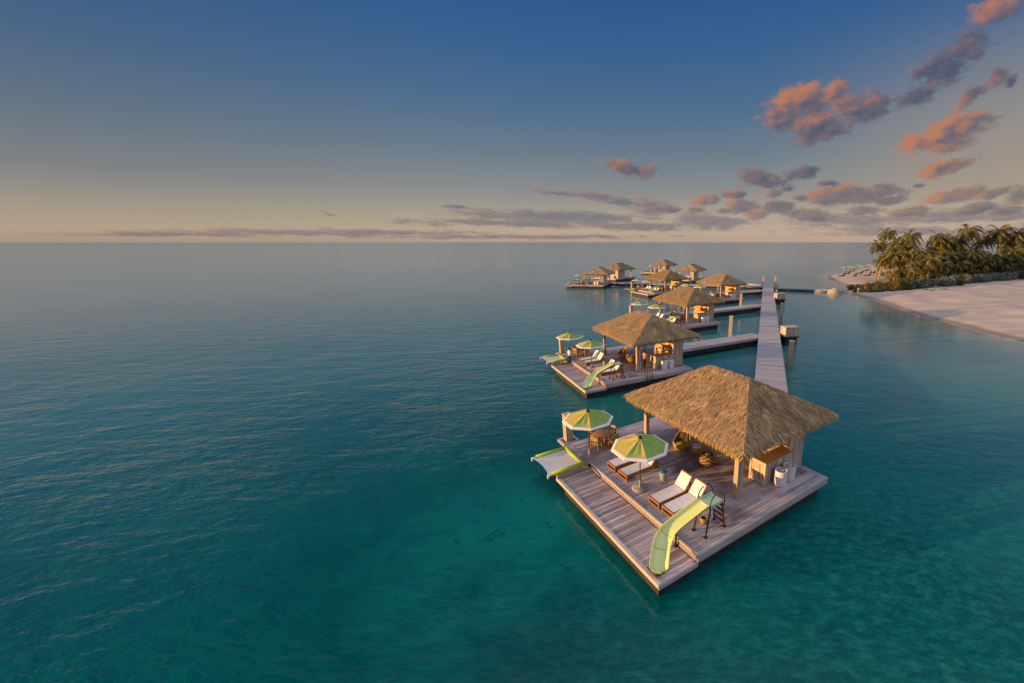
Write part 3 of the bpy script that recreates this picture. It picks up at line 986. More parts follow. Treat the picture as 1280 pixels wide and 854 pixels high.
def make_slide():
    """origin at the deck under the platform; chute falls towards -x and turns to the corner"""
    root = empty('water_slide')
    ctl = [(-0.30, 0.0, 1.27), (-0.70, 0.08, 1.08), (-1.15, 0.17, 0.865), (-1.66, 0.25, 0.62), (-1.95, 0.25, 0.47), (-2.20, 0.16, 0.34), (-2.46, -0.02, 0.20),
           (-2.68, -0.22, 0.06), (-2.86, -0.40, -0.05), (-2.98, -0.54, -0.10)]
    P0 = [Vector(c) for c in ctl]
    pts = []
    for i in range(len(P0) - 1):                 # Catmull-Rom
        a, b_, c_, d_ = P0[max(i - 1, 0)], P0[i], P0[i + 1], P0[min(i + 2, len(P0) - 1)]
        for k in range(5):
            s = k / 5
            pts.append(0.5 * ((2 * b_) + (c_ - a) * s + (2 * a - 5 * b_ + 4 * c_ - d_) * s * s + (-a + 3 * b_ - 3 * c_ + d_) * s ** 3))
    pts.append(P0[-1])
    inn, out = MB(), MB()
    ri, ro = [], []
    prof = [(-0.34, 0.24), (-0.315, 0.25), (-0.295, 0.22), (-0.26, 0.08), (-0.17, 0.015), (0, 0.0), (0.17, 0.015), (0.26, 0.08), (0.295, 0.22), (0.315, 0.25), (0.34, 0.24)]
    profo = [(-0.34, 0.24), (-0.315, 0.20), (-0.285, 0.06), (-0.18, -0.02), (0, -0.035), (0.18, -0.02), (0.285, 0.06), (0.315, 0.20), (0.34, 0.24)]
    for i, p in enumerate(pts):
        d = pts[min(i + 1, len(pts) - 1)] - pts[max(i - 1, 0)]
        side = Vector((-d.y, d.x, 0)).normalized()
        end = i / (len(pts) - 1)
        k = 1.0 if end < 0.9 else math.sqrt(max(0.12, 1 - ((end - 0.9) / 0.1) ** 2 * 0.88))
        zk = 1.0 if end < 0.8 else 1 - 0.45 * (end - 0.8) / 0.2
        ri.append([p + side * (x * 1.02 * k) + Vector((0, 0, z * zk * 0.8)) for x, z in prof])
        ro.append([p + side * (x * 1.02 * k) + Vector((0, 0, z * zk * 0.8)) for x, z in profo])
    inn.rings(ri, closed=False)
    e_ = ri[-1]
    inn.add(list(e_), [tuple(range(len(e_)))], 0, 0.5)
    out.rings(ro, closed=False)
    ch = inn.build('chute', M['slide'], root)
    sm_ = MB()
    for i in (20, 29):                            # joints between the moulded sections
        sm_.tube([p + Vector((0, 0, 0.012)) for p in ri[i][1:-1]], 0.009, 5)
    sm_.build('joint', M['slide_out'], ch)
    out.build('chute_shell', M['slide_out'], ch)
    pl = MB()
    pl.box((0.06, 0, 1.30), (0.74, 0.68, 0.05))
    pl.box((0.06, 0.30, 1.35), (0.74, 0.04, 0.06))
    pl.box((0.06, -0.30, 1.35), (0.74, 0.04, 0.06))
    pl.build('platform', M['platform'], root)
    for x0, y0, x1, y1 in ((-0.25, 0.29, -0.52, 0.30), (-0.25, -0.29, -0.46, -0.30)):
        g = MB()
        g.tube([(x0, y0, 1.28), (x1, y1, 0.02)], 0.035)
        g.box((x1, y1, 0.012), (0.16, 0.14, 0.022))
        g.build('leg', M['rust'], root)
    g = MB()                                      # ladder
    for s in (-1, 1):
        g.tube([(0.40, s * 0.27, 1.30), (0.62, s * 0.27, 0.02)], 0.036)
        g.box((0.62, s * 0.27, 0.012), (0.14, 0.12, 0.022))
    for k in range(4):
        f = (k + 0.8) / 4.5
        g.box((0.40 + 0.22 * f, 0, 1.30 - 1.28 * f), (0.12, 0.54, 0.035))
    g.build('ladder', M['rust'], root)
    for s in (-1, 1):
        g = MB()
        arc = [(0.46, s * 0.33, 1.10)] + [(0.06 + 0.40 * math.cos(q), s * 0.33, 1.40 + 0.42 * math.sin(q)) for q in [math.pi * j / 8 for j in range(9)]] + [(-0.34, s * 0.33, 1.26)]
        g.tube(arc, 0.024)
        g.build('handrail', M['rust'], root)
    g = MB()
    g.tube([(-1.55, 0.22, 0.66), (-1.45, 0.30, -0.29)], 0.04)
    g.box((-1.45, 0.30, -0.288), (0.18, 0.16, 0.024))
    g.tube([(-2.62, -0.16, 0.06), (-2.62, -0.16, -0.29)], 0.03)
    g.tube([(-2.88, -0.42, -0.10), (-2.88, -0.42, -0.29)], 0.03)
    g.build('support', M['rust'], root)
    return root


def make_net():
    """overwater net bed; origin at its deck side middle, reaching to -x"""
    root = empty('overwater_net')
    Lx, hy = 1.92, 1.02
    nt = MB()
    n = 12
    rows = []
    for j in range(n + 1):
        f = j / n
        r = []
        for k in range(n + 1):
            g = k / n
            y = -hy + 2 * hy * g
            x = -0.06 - (Lx - 0.10) * f
            x += 0.13 * 4 * g * (1 - g) * f           # the free edge bows inwards
            z = 0.08 - 0.05 * 16 * f * (1 - f) * g * (1 - g) * 0.6
            r.append((x, y, z))
        rows.append(r)
    nt.rings(rows, closed=False)
    nt.build('net', M['net'], root)
    for s in (-1, 1):
        bb = MB()
        bb.tube([(-0.02, s * hy, 0.10), (-Lx + 0.24, s * hy, 0.10)], 0.11, 10)
        bo = bb.build('bolster', M['lime'], root)
        e = MB()
        e.tube([(-Lx + 0.24, s * hy, 0.08), (-Lx, s * hy, 0.08)], 0.06, 8)
        e.tube([(-Lx + 0.02, s * hy, 0.13), (-Lx + 0.02, s * hy, -0.06)], 0.06, 8)
        e.build('pipe_end', M['white_pipe'], bo)
    bb = MB()
    bb.tube([(0.0, -hy, 0.105), (0.0, hy, 0.105)], 0.105, 10)
    bo = bb.build('bolster', M['lime'], root)
    k_ = MB()
    for j in range(6):
        k_.box((0.10, -0.8 + 0.32 * j, 0.05), (0.12, 0.03, 0.05))
    k_.build('strap', M['blackcap'], bo)
    return root


def make_table():
    root = empty('dining_table')
    t_ = MB()
    t_.lathe([(0.0, 0.70), (0.50, 0.70), (0.515, 0.715), (0.515, 0.735), (0.50, 0.745), (0.0, 0.745)], 28)
    t_.build('table_top', M['teak'], root)
    for k in range(4):
        a = R(45 + 90 * k)
        l_ = MB()
        l_.box((0.32 * math.cos(a), 0.32 * math.sin(a), 0.35), (0.065, 0.065, 0.70))
        l_.build('leg', M['teak'], root)
    return root


def make_chair():
    root = empty('dining_chair')                  # faces +x
    for sx in (-1, 1):
        for sy in (-1, 1):
            l_ = MB()
            l_.box((sx * 0.21, sy * 0.23, 0.44 if sx < 0 else 0.33), (0.05, 0.05, 0.88 if sx < 0 else 0.66))
            l_.build('leg', M['teak'], root)
    for sy in (-1, 1):
        a = MB()
        a.box((0.0, sy * 0.23, 0.675), (0.50, 0.065, 0.03))
        a.build('armrest', M['teak'], root)
    s_ = MB()
    s_.box((0, 0, 0.43), (0.44, 0.42, 0.05))
    s_.box((0, 0, 0.47), (0.42, 0.40, 0.05), taper=0.94)
    s_.build('seat', M['cushion'], root)
    b_ = MB()
    b_.box((-0.215, 0, 0.73), (0.045, 0.46, 0.28), ry=R(-6))
    b_.build('backrest', M['wicker'], root)
    return root


def make_basket_chair():
    root = empty('wicker_chair')                  # opening faces +x
    sh_, ins = MB(), MB()
    n = 28
    def ring(z, r, sc=1.0):
        out = []
        for k in range(n):
            a = 2 * math.pi * k / n
            back = (1 - math.cos(a)) / 2
            zz = z if z < 0.3 else 0.30 + (z - 0.30) * (0.25 + 1.35 * back ** 1.4)
            out.append((r * sc * math.cos(a) - (0.10 * back if z > .5 else 0), r * sc * math.sin(a), zz))
        return out
    prof = [(0.0, 0.34), (0.15, 0.44), (0.30, 0.49), (0.45, 0.50), (0.62, 0.48), (0.72, 0.46)]
    sh_.rings([ring(z, r) for z, r in prof], cap=False)
    sh_.rings([ring(z, r, 0.90) for z, r in [(0.72, 0.46), (0.5, 0.47), (0.30, 0.44)]], cap=False)
    sh_.rings([ring(0.72, 0.46), ring(0.72, 0.46, 0.90)], cap=False)
    sh_.build('shell', M['wicker'], root)
    c = MB()
    c.lathe([(0.0, 0.26), (0.42, 0.28), (0.44, 0.34), (0.40, 0.42), (0.0, 0.43)], 20)
    c.build('seat', M['cushion'], root)
    b_ = MB()
    b_.box((-0.30, 0, 0.62), (0.14, 0.52, 0.42), ry=R(-14), taper=0.85)
    b_.build('back_cushion', M['wicker_dark'], root)
    return root


def make_stool():
    root = empty('wicker_stool')
    d = MB()
    d.lathe([(0.20, 0.0), (0.27, 0.10), (0.285, 0.22), (0.26, 0.36), (0.22, 0.42)], 20)
    d.build('drum', M['wicker'], root)
    d = MB()
    d.lathe([(0.235, 0.40), (0.235, 0.44), (0.20, 0.455), (0.0, 0.46)], 20)
    d.build('top', M['white_weave'], root)
    return root


def make_pouf():
    root = empty('woven_pouf')
    d = MB()
    n, rows = 40, 14
    for band in range(rows):
        z0, z1 = [0.03 + 0.54 * (k / rows) for k in (band, band + 1)]
        r0, r1 = [0.50 * math.sqrt(max(0.05, 1 - ((z - 0.30) / 0.315) ** 2)) for z in (z0, z1)]
        for k in range(n):
            a0, a1 = 2 * math.pi * k / n, 2 * math.pi * (k + 1) / n
            chev = ((k + band * (1 if (k // 5) % 2 else -1)) // 2) % 2
            d.add([(r0 * math.cos(a0), r0 * math.sin(a0), z0), (r0 * math.cos(a1), r0 * math.sin(a1), z0),
                   (r1 * math.cos(a1), r1 * math.sin(a1), z1), (r1 * math.cos(a0), r1 * math.sin(a0), z1)], [(0, 1, 2, 3)], chev, 0.5, True)
    d.build('weave', [M['wicker'], M['wicker_dark']], root)
    d = MB()
    d.lathe([(0.17, 0.575), (0.17, 0.595), (0.0, 0.60)], 16)
    d.build('top', M['wicker'], root)
    return root


def make_tub():
    root = empty('side_table')
    d = MB()
    d.lathe([(0.15, 0.07), (0.16, 0.07), (0.215, 0.46), (0.23, 0.47), (0.22, 0.49), (0.20, 0.48)], 22)
    d.build('body', M['tub'], root)
    d = MB()
    d.lathe([(0.205, 0.475), (0.205, 0.495), (0.0, 0.50)], 22)
    d.build('top', M['teal'], root)
    for k in range(3):
        a = k * 2.1 + 0.4
        l_ = MB()
        l_.box((0.15 * math.cos(a), 0.15 * math.sin(a), 0.05), (0.05, 0.05, 0.10))
        l_.build('leg', M['teak'], root)
    return root


def make_bin(flap):
    root = empty('woven_basket')
    d = MB()
    d.lathe([(0.26, 0.0), (0.29, 0.02), (0.295, 0.35), (0.29, 0.72), (0.30, 0.76), (0.285, 0.79), (0.25, 0.77), (0.24, 0.66), (0.0, 0.64)], 24)
    d.build('body', M['white_weave'], root)
    d = MB()
    d.lathe([(0.13, 0.645), (0.14, 0.70), (0.11, 0.74), (0.0, 0.75)], 14, c=(0.10, 0.04, 0))
    d.build('towel_roll', M['white_canvas'], root)
    if flap:
        d = MB()
        rows = []
        for j in range(7):
            f = j / 6
            rows.append([(0.27 + 0.17 * f, -0.20 + 0.40 * g * (1 - 0.55 * f) + 0.05 * f, 0.30 + 0.42 * f + 0.06 * g) for g in (0, 0.33, 0.66, 1)])
        d.rings(rows, closed=False)
        d.rings([[(p[0] - 0.05 * (1 - j / 8), p[1], p[2] - 0.28 * (1 - j / 8)) for p in r] for j, r in enumerate(rows)], closed=False)
        d.build('towel', M['white_canvas'], root)
    return root


def make_bucket():
    root = empty('sand_bucket')
    d = MB()
    d.lathe([(0.11, 0.0), (0.13, 0.02), (0.145, 0.15), (0.15, 0.25), (0.125, 0.25), (0.11, 0.06), (0.0, 0.05)], 16)
    d.build('body', M['wicker'], root)
    d = MB()
    d.lathe([(0.12, 0.18), (0.0, 0.19)], 14)
    d.build('fill', M['blackcap'], root)
    return root


def make_mooring():
    root = empty('mooring_post')
    d = MB()
    d.box((0, 0, -0.4), (0.42, 0.42, 4.0), tone=0.5)
    d.box((0, 0, 1.62), (0.46, 0.46, 0.06), tone=0.8)
    d.build('pile', M['post'], root)
    b_ = MB()
    for s in (-1, 1):
        b_.box((0, s * 0.36, -0.06), (1.0, 0.14, 0.16))
        b_.box((s * 0.43, 0, -0.06), (0.14, 0.58, 0.16))
    b_.box((0, 0.30, 0.04), (0.5, 0.08, 0.05))
    b_.build('bracket', M['fascia'], root)
    return root


UMB, LNG, SLD, NET, TBL, CHR = make_umbrella(), make_lounger(), make_slide(), make_net(), make_table(), make_chair()
BSK, STL, PUF, TUB, BIN1, BIN2, BKT, MOR = make_basket_chair(), make_stool(), make_pouf(), make_tub(), make_bin(False), make_bin(True), make_bucket(), make_mooring()
_used = set()


def place(proto, i, x, y, rz, label, cat, group, z=0.0):
    o = proto if proto.name not in _used else dup(proto)
    _used.add(proto.name)
    if i and proto in (LNG, CHR, BSK, STL, PUF):
        x, y, rz = x + rnd.uniform(-.08, .08), y + rnd.uniform(-.05, .05), rz + rnd.uniform(-5, 5)
    wx_, wy_ = cab_xy(i, x, y)
    o.location = (wx_, wy_, Z0 + z)
    o.rotation_euler = (0, 0, R(CAB[i][2] + rz))
    tag(o, label, cat, group)
    return o


ITEMS = {  # which furniture the photograph shows on each cabana
    0: 'all', 1: 'all', 2: 'all', 3: 'all', 4: 'all', 5: 'uUlLbB', 6: 'uUsmlLbBtckpd', 7: 'uUtdbBmk', 8: 'uUsnmlLtdkbB',
}
for i in range(9):
    ph = CAB[i][3]
    it = ITEMS[i]
    has = lambda ch: it == 'all' or ch in it
    far = i >= 5
    if has('u'):
        place(UMB, i, 2.12, 8.42, 0, 'yellow and green umbrella beside the dining table on ' + ph, 'umbrella', 'yellow and green deck umbrellas')
    if has('U'):
        place(UMB, i, 2.56, 4.42, 0, 'yellow and green umbrella between the loungers on ' + ph, 'umbrella', 'yellow and green deck umbrellas')
    if has('l'):
        place(LNG, i, 2.34, 6.62, 0, 'white lounger closest to the dining table on ' + ph, 'sun lounger', 'teak sun loungers')
        place(LNG, i, 2.36, 5.62, 0, 'white lounger second from the dining table on ' + ph, 'sun lounger', 'teak sun loungers')
    if has('L'):
        place(LNG, i, 2.28, 3.05, 0, 'white lounger between umbrella and slide-side lounger on ' + ph, 'sun lounger', 'teak sun loungers')
        place(LNG, i, 2.34, 2.18, 0, 'white lounger right beside the slide on ' + ph, 'sun lounger', 'teak sun loungers')
    if has('s'):
        place(SLD, i, 3.15, 0.58, 0, 'curved lime green water slide with brown ladder on ' + ph, 'slide', 'lime green water slides')
    if has('n'):
        place(NET, i, 1.38, 8.83, 0, 'white overwater net with lime bolsters on ' + ph, 'net bed', 'overwater nets')
    if has('m'):
        place(MOR, i, 2.05, 10.80, 0, 'square wooden mooring post at the dining corner of ' + ph, 'mooring post', 'square mooring posts at the decks')
    if has('t'):
        place(TBL, i, 3.40, 9.10, 0, 'round teak dining table on ' + ph, 'table', 'round deck dining tables')
    if has('d'):
        for k, (a, wd) in enumerate(((205, 'sea side'), (290, 'lounger side'), (20, 'roof side'), (110, 'outer side'))):
            place(CHR, i, 3.40 + 0.66 * math.cos(R(a)), 9.10 + 0.66 * math.sin(R(a)), a + 180, 'teak dining chair, %s of the table, on %s' % (wd, ph), 'chair', 'teak dining chairs')
    if has('k'):
        place(BSK, i, 6.65, 6.12, 200, 'round wicker armchair with dark cushion on ' + ph, 'armchair', 'round wicker armchairs')
    if has('k'):
        place(STL, i, 7.02, 5.30, 0, 'small wicker drum stool beside the armchair on ' + ph, 'stool', 'wicker drum stools')
    if has('p'):
        place(PUF, i, 6.68, 4.15, 0, 'chevron woven pouf under the roof of ' + ph, 'pouf', 'woven poufs')
    if has('c') and i < 3:
        place(TUB, i, 3.86, 4.28, 0, 'pale side table with teal top between loungers on ' + ph, 'side table', 'teal topped side tables')
    if has('b'):
        place(BIN1, i, 8.12, 0.80, 0, 'white woven basket nearer the bar front end on ' + ph, 'basket', 'white woven baskets')
    if has('B'):
        place(BIN2, i, 8.82, 0.84, 0, 'white woven basket with towel hanging over it on ' + ph, 'basket', 'white woven baskets')
    if has('c') and i < 3:
        place(BKT, i, 3.26, 0.96, 0, 'small wicker bucket under the slide ladder on ' + ph, 'bucket', 'small wicker buckets')


# ------------------------------------------------------------------ people
def person(name, label, xy, z, rz, skin_m, top_m, leg_m, pose='stand', seat=False):
    """one continuous skinned body, 1.68 m; faces +x before rz"""
    V, E, RAD = [], [], []

    def pt(p, r, parent=None):
        V.append(p); RAD.append(r)
        if parent is not None: E.append((parent, len(V) - 1))
        return len(V) - 1
    pel = pt((0, 0, 0.90), 0.135)
    wai = pt((0.0, 0, 1.06), 0.115, pel)
    che = pt((0.0, 0, 1.25), 0.135, wai)
    nb = pt((-0.01, 0, 1.40), 0.06, che)
    nk = pt((0.0, 0, 1.46), 0.05, nb)
    hd = pt((0.02, 0, 1.56), 0.088, nk)
    pt((0.015, 0, 1.63), 0.075, hd)
    nose = pt((0.105, 0, 1.55), 0.016, hd)
    for s in (-1, 1):
        hip = pt((0, s * 0.09, 0.82), 0.095, pel)
        st = (0.06 if s > 0 else -0.05)
        kn = pt((0.02 + st * 0.6, s * 0.10, 0.47), 0.058, hip)
        an = pt((st, s * 0.10, 0.09), 0.038, kn)
        ft = pt((st + 0.06, s * 0.11, 0.035), 0.034, an)
        pt((st + 0.17, s * 0.12, 0.028), 0.027, ft)
        shd = pt((0, s * 0.17, 1.36), 0.058, che)
        if pose == 'bar' or (pose == 'carry' and s > 0):
            elb = pt((0.10, s * 0.24, 1.12), 0.042, shd)
            wr = pt((0.32, s * 0.20, 1.14), 0.028, elb)
            hdv = Vector((1, -s * 0.1, 0.05))
        else:
            elb = pt((-0.03, s * 0.23, 1.10), 0.042, shd)
            wr = pt((0.05, s * 0.25, 0.86), 0.028, elb)
            hdv = Vector((0.25, 0, -1))
        hdv.normalize()
        w0 = Vector(V[wr])
        pm = w0 + hdv * 0.075
        pi = pt(tuple(pm), 0.026, wr)
        lat = hdv.cross(Vector((0, 1, 0))).normalized()
        for k, (o, L) in enumerate(((-0.027, 0.065), (-0.009, 0.075), (0.009, 0.072), (0.027, 0.055))):
            a_ = pt(tuple(pm + lat * o + hdv * 0.03), 0.009, pi)
            pt(tuple(pm + lat * o + hdv * (0.03 + L) + Vector((0, -s * 0.02, 0))), 0.008, a_)
        t1 = pt(tuple(w0 + hdv * 0.05 + Vector((0.03, -s * 0.015, 0)) + lat * -0.01), 0.010, wr)
        pt(tuple(w0 + hdv * 0.10 + Vector((0.035, -s * 0.02, 0))), 0.009, t1)
    me_ = bpy.data.meshes.new(name)
    me_.from_pydata(V, E, [])
    ob = bpy.data.objects.new(name, me_)
    col.objects.link(ob)
    sk = ob.modifiers.new('skin', 'SKIN')
    sk.use_smooth_shade = True
    for k, d in enumerate(me_.skin_vertices[0].data):
        d.radius = (RAD[k], RAD[k])
        d.use_root = (k == 0)
    ob.modifiers.new('sub', 'SUBSURF').levels = 2
    ob.modifiers['sub'].render_levels = 2
    dg = bpy.context.evaluated_depsgraph_get()
    dg.update()
    nm = bpy.data.meshes.new_from_object(ob.evaluated_get(dg))
    ob.modifiers.clear()
    ob.data = nm
    nm.materials.clear()
    for m_ in (skin_m, top_m, leg_m):
        nm.materials.append(m_)
    for p in nm.polygons:
        c = p.center
        p.use_smooth = True
        p.material_index = 2 if 0.10 < c.z < 0.94 and abs(c.y) < 0.205 else (1 if 0.94 <= c.z < 1.42 and (abs(c.y) < 0.25 and c.x < 0.13 and not (abs(c.y) > 0.2 and c.z < 1.12)) else 0)
    hm = MB()
    hm.lathe([(0.094, 1.545), (0.100, 1.60), (0.088, 1.65), (0.05, 1.685), (0.0, 1.69)], 14, c=(0.0, 0, 0))
    h_ = hm.build('hair', M['hair'], ob)
    h_.location = (-0.004, 0, 0)
    ob.location = (xy[0], xy[1], z)
    ob.rotation_euler = (0, 0, rz)
    tag(ob, label, 'person')
    return ob


a2 = R(CAB[1][2])
person('person', 'person in white shirt and dark trousers standing beside the net', cab_xy(1, 1.60, 7.42), Z0 - 0.3, a2 + R(15), M['skin'], M['shirt'], M['trousers'])
person('person', 'person in pale top behind the bar counter, left of the pair', cab_xy(1, 8.15, 2.15), Z0, a2 + R(-90), M['skin'], M['shirt'], M['trousers'], 'bar')
person('person', 'person in pink top behind the bar counter, next to the wall', cab_xy(1, 8.85, 2.1), Z0, a2 + R(-100), M['skin'], M['pink'], M['trousers'], 'bar')
person('person', 'person with dark hair standing between roof post and bar', cab_xy(1, 6.75, 2.0), Z0, a2 + R(20), M['skin'], M['pink'], M['trousers'], 'carry')


# ------------------------------------------------------------------ walkway, finger jetties, piles
def jetty(name, p0, p1, w, z, label, cat, group, drop=0.30, gapw=0.15):
    p0, p1 = Vector((*p0, 0)), Vector((*p1, 0))
    d = p1 - p0
    L = d.length
    root = empty(name, (p0.x, p0.y, z), math.atan2(d.y, d.x))
    mb = MB()
    boards(mb, 0, L, -w / 2, w / 2, 0.0, along='y', w=gapw, joint=20)
    mb.build('deck', M['walk'], root)
    mb = MB()
    for s in (-1, 1):
        mb.box((L / 2, s * (w / 2 + 0.03), -drop / 2 - 0.005), (L, 0.06, drop), tone=0.5)
    mb.build('edge_beam', M['fascia'], root)
    mb = MB()
    n = max(1, int(L / 3))
    for k in range(n):
        mb.box(((k + 0.5) * L / n, 0, -drop - 0.28), (L / n - 0.12, w - 0.2, 0.52))
    mb.build('float', M['float'], root)
    tag(root, label, cat, group)
    return root


WA, WB = (9.0, 25.6), (33.6, 107.2)
jetty('boardwalk', WA, WB, 2.35, 1.32, 'long grey board walkway running straight out past the cabanas', 'walkway', None, 0.34)
wdir = Vector((WB[0] - WA[0], WB[1] - WA[1])).normalized()
wl = lambda y: WA[0] + (y - WA[1]) * wdir.x / wdir.y


def finger(i, ly, label):
    c0 = cab_xy(i, 10.6, ly)
    a = R(CAB[i][2])
    d = Vector((math.cos(a), math.sin(a)))
    # run along the cabana axis up to the walkway side
    s = 0.0
    while s < 40:
        s += 0.05
        x, y = c0[0] + d.x * s, c0[1] + d.y * s
        if x > wl(y) - 1.35: break
    jetty('finger_jetty', c0, (x, y), 2.1, Z0 + 0.02, label, 'jetty', 'finger jetties to the cabanas')


finger(0, 8.0, 'short board jetty tucked behind the nearest thatched roof')
finger(1, 6.6, 'grey board jetty joining the second nearest cabana to the walkway')
finger(2, 8.4, 'grey board jetty joining the third nearest cabana to the walkway')
finger(3, 8.4, 'short grey jetty between the far end of the walkway and cabana beside it')
jetty('finger_jetty', (32.6, 107.2), (-9.5, 117.4), 2.2, Z0, 'long far jetty running left behind the middle cabanas', 'jetty', 'finger jetties to the cabanas')
jetty('finger_jetty', (33.8, 108.4), (20.6, 134.5), 2.0, Z0, 'thin far jetty angled to the right cabana of the back row', 'jetty', 'finger jetties to the cabanas')
jetty('finger_jetty', (35.2, 106.4), (50.2, 101.6), 1.6, 0.72, 'low jetty from the walkway end to the rocks at the beach', 'jetty', 'finger jetties to the cabanas')


def pile(x, y, z1, r, label, sq=True):
    root = empty('pile', (x, y, 0), math.atan2(wdir.y, wdir.x))
    mb = MB()
    mb.box((0, 0, (z1 - 2) / 2), (2 * r, 2 * r, z1 + 2), tone=0.6)
    mb.build('shaft', M['post'], root)
    mb = MB()
    mb.box((0, 0, z1 + 0.03), (2 * r + 0.05, 2 * r + 0.05, 0.06), tone=0.9)
    mb.build('cap', M['pale_wood'], root)
    tag(root, label, 'pile', 'wooden piles along the walkway')
    return root


def pile_on(label, u, v, zt, r=0.22):
    """base seen at pixel (u, v) on deck level"""
    p = math.atan((456 - 303) / 503)
    x, y = (u - 800) / 503, -(v - 456) / 503
    d = Vector((x, math.cos(p) + y * math.sin(p), -math.sin(p) + y * math.cos(p)))
    s = (Z0 - 12.02) / d.z
    return pile(d.x * s, d.y * s, zt, r, label)


pile_on('square pile on the second nearest cabana\'s jetty', 913, 413, 2.85)
pile_on('square pile on the third nearest cabana\'s jetty', 925.5, 381, 2.95)
pile_on('square pile just right of the walkway beyond its near end', 988, 446, 2.6, 0.24)
pile_on('square pile right of the walkway halfway along', 976.5, 394.5, 2.9, 0.22)
pile_on('slim pile right of the walkway near its far end', 970.5, 366, 3.0, 0.2)
pile_on('tall pile at the left corner of the walkway far end', 953.5, 357.5, 3.3, 0.2)
pile_on('tall pile at the right corner of the walkway far end', 968.5, 357.5, 3.4, 0.2)


def service_box(u, v, s, label):
    p = math.atan((456 - 303) / 503)
    x, y = (u - 800) / 503, -(v - 456) / 503
    d = Vector((x, math.cos(p) + y * math.sin(p), -math.sin(p) + y * math.cos(p)))
    k = (Z0 - 12.02) / d.z
    root = empty('service_box', (d.x * k, d.y * k, Z0), R(12))
    mb = MB()
    plank_face(mb, (-s, -0.6, 0), (s, -0.6, 0), 0.05, 1.15, 0.18)
    plank_face(mb, (-s, 0.6, 0), (-s, -0.6, 0), 0.05, 1.15, 0.18)
    plank_face(mb, (s, -0.6, 0), (s, 0.6, 0), 0.05, 1.15, 0.18)
    plank_face(mb, (s, 0.6, 0), (-s, 0.6, 0), 0.05, 1.15, 0.18)
    mb.box((0, 0, 1.17), (2 * s + 0.1, 1.3, 0.05), tone=0.7)
    mb.build('cabinet', M['plank_wall'], root)
    mb = MB()
    mb.box((0, 0, 0.0), (2 * s + 0.3, 1.6, 0.12))
    mb.box((0, 0, -0.55), (2 * s - 0.2, 1.2, 0.9))
    mb.build('platform', M['float'], root)
    tag(root, label, 'cabinet', 'service cabinets beside the walkway')


service_box(986, 420, 0.85, 'large slatted wooden cabinet right of the walkway')
service_box(974.5, 374, 0.95, 'smaller looking wooden cabinet near the walkway far end')


# ------------------------------------------------------------------ palms, bushes
def palm_crown(seed, n=34, L=4.4):
    r = random.Random(seed)
    mb = MB()
    for k in range(n):
        az_ = 2 * math.pi * (k * 0.381966) + r.uniform(-0.2, 0.2)
        f = (k + 0.5) / n
        e0 = R(60 - 92 * f + r.uniform(-8, 8))
        d = Vector((math.cos(az_) * math.cos(e0), math.sin(az_) * math.cos(e0), math.sin(e0)))
        p = Vector((0, 0, 0))
        Lk = L * r.uniform(0.78, 1.05)
        seg = 13
        tone = min(1, max(0, r.gauss(0.5, 0.2)))
        prev = None
        for s in range(seg + 1):
            t_ = s / seg
            d = (d + Vector((0.075, 0.0, -0.13 - 0.10 * t_)) * (0.55 + 0.9 * t_)).normalized()
            step = d * (Lk / seg)
            side = d.cross(Vector((0, 0, 1)))
            side = side.normalized() if side.length > 1e-3 else Vector((1, 0, 0))
            if s > 1:
                w = 1.05 * math.sin(math.pi * min(1, 0.12 + t_ * 0.93)) ** 0.7
                for sg in (-1, 1):
                    for h in range(3):
                        q = p + step * (h / 3)
                        tip = q + side * sg * w * r.uniform(0.7, 1.0) * 0.85 + d * w * 0.55 + Vector((0.06, 0, -w * r.uniform(0.25, 0.6)))
                        wd = d * 0.05
                        m_ = q.lerp(tip, 0.5) + Vector((0, 0, 0.05))
                        mb.add([q - wd, q + wd, m_ + wd * 0.9, m_ - wd * 0.9, tip], [(0, 1, 2, 3), (3, 2, 4)], 0, min(1, max(0, tone + r.uniform(-0.2, 0.2))))
            if prev is not None:
                mb.add([prev - side * 0.03, prev + side * 0.03, p + side * 0.025, p - side * 0.025], [(0, 1, 2, 3)], 0, 0.75)
            prev = p.copy()
            p = p + step
    return mb.mesh('crown', M['palm_leaf'])


CROWNS = [palm_crown(s) for s in (1, 2, 3, 4, 5, 6)]


def palm(x, y, H_, lean, yaw, scale, label, group='coconut palms on the beach'):
    z = gh(x, y) - 0.1
    root = empty('coconut_palm', (x, y, z), 0)
    mb = MB()
    pts, rad = [], []
    for k in range(9):
        f = k / 8
        pts.append((lean * f ** 1.6 + 0.12 * math.sin(f * 5), 0.25 * math.sin(f * 3 + x), H_ * f))
        rad.append((0.30 if k == 0 else 0.19) * (1 - 0.4 * f))
    mb.tube(pts, rad, 8)
    mb.build('trunk', M['palm_trunk'], root)
    c = link('crown', CROWNS[rnd.randrange(6)], root)
    c.location = pts[-1]
    c.rotation_euler = (0, 0, 0)
    c.scale = (scale, scale, scale * rnd.uniform(0.92, 1.08))
    # mirrored / turned crowns keep the wind to the right
    if rnd.random() < 0.5:
        c.scale[1] *= -1
    tag(root, label, 'palm tree', group)
    return root


def from_px(u, vtop, dist):
    p = math.atan((456 - 303) / 503)
    x, y = (u - 800) / 503, -(vtop - 456) / 503
    d = Vector((x, math.cos(p) + y * math.sin(p), -math.sin(p) + y * math.cos(p)))
    k = dist / d.y
    return d.x * k, 12.02 + d.z * k


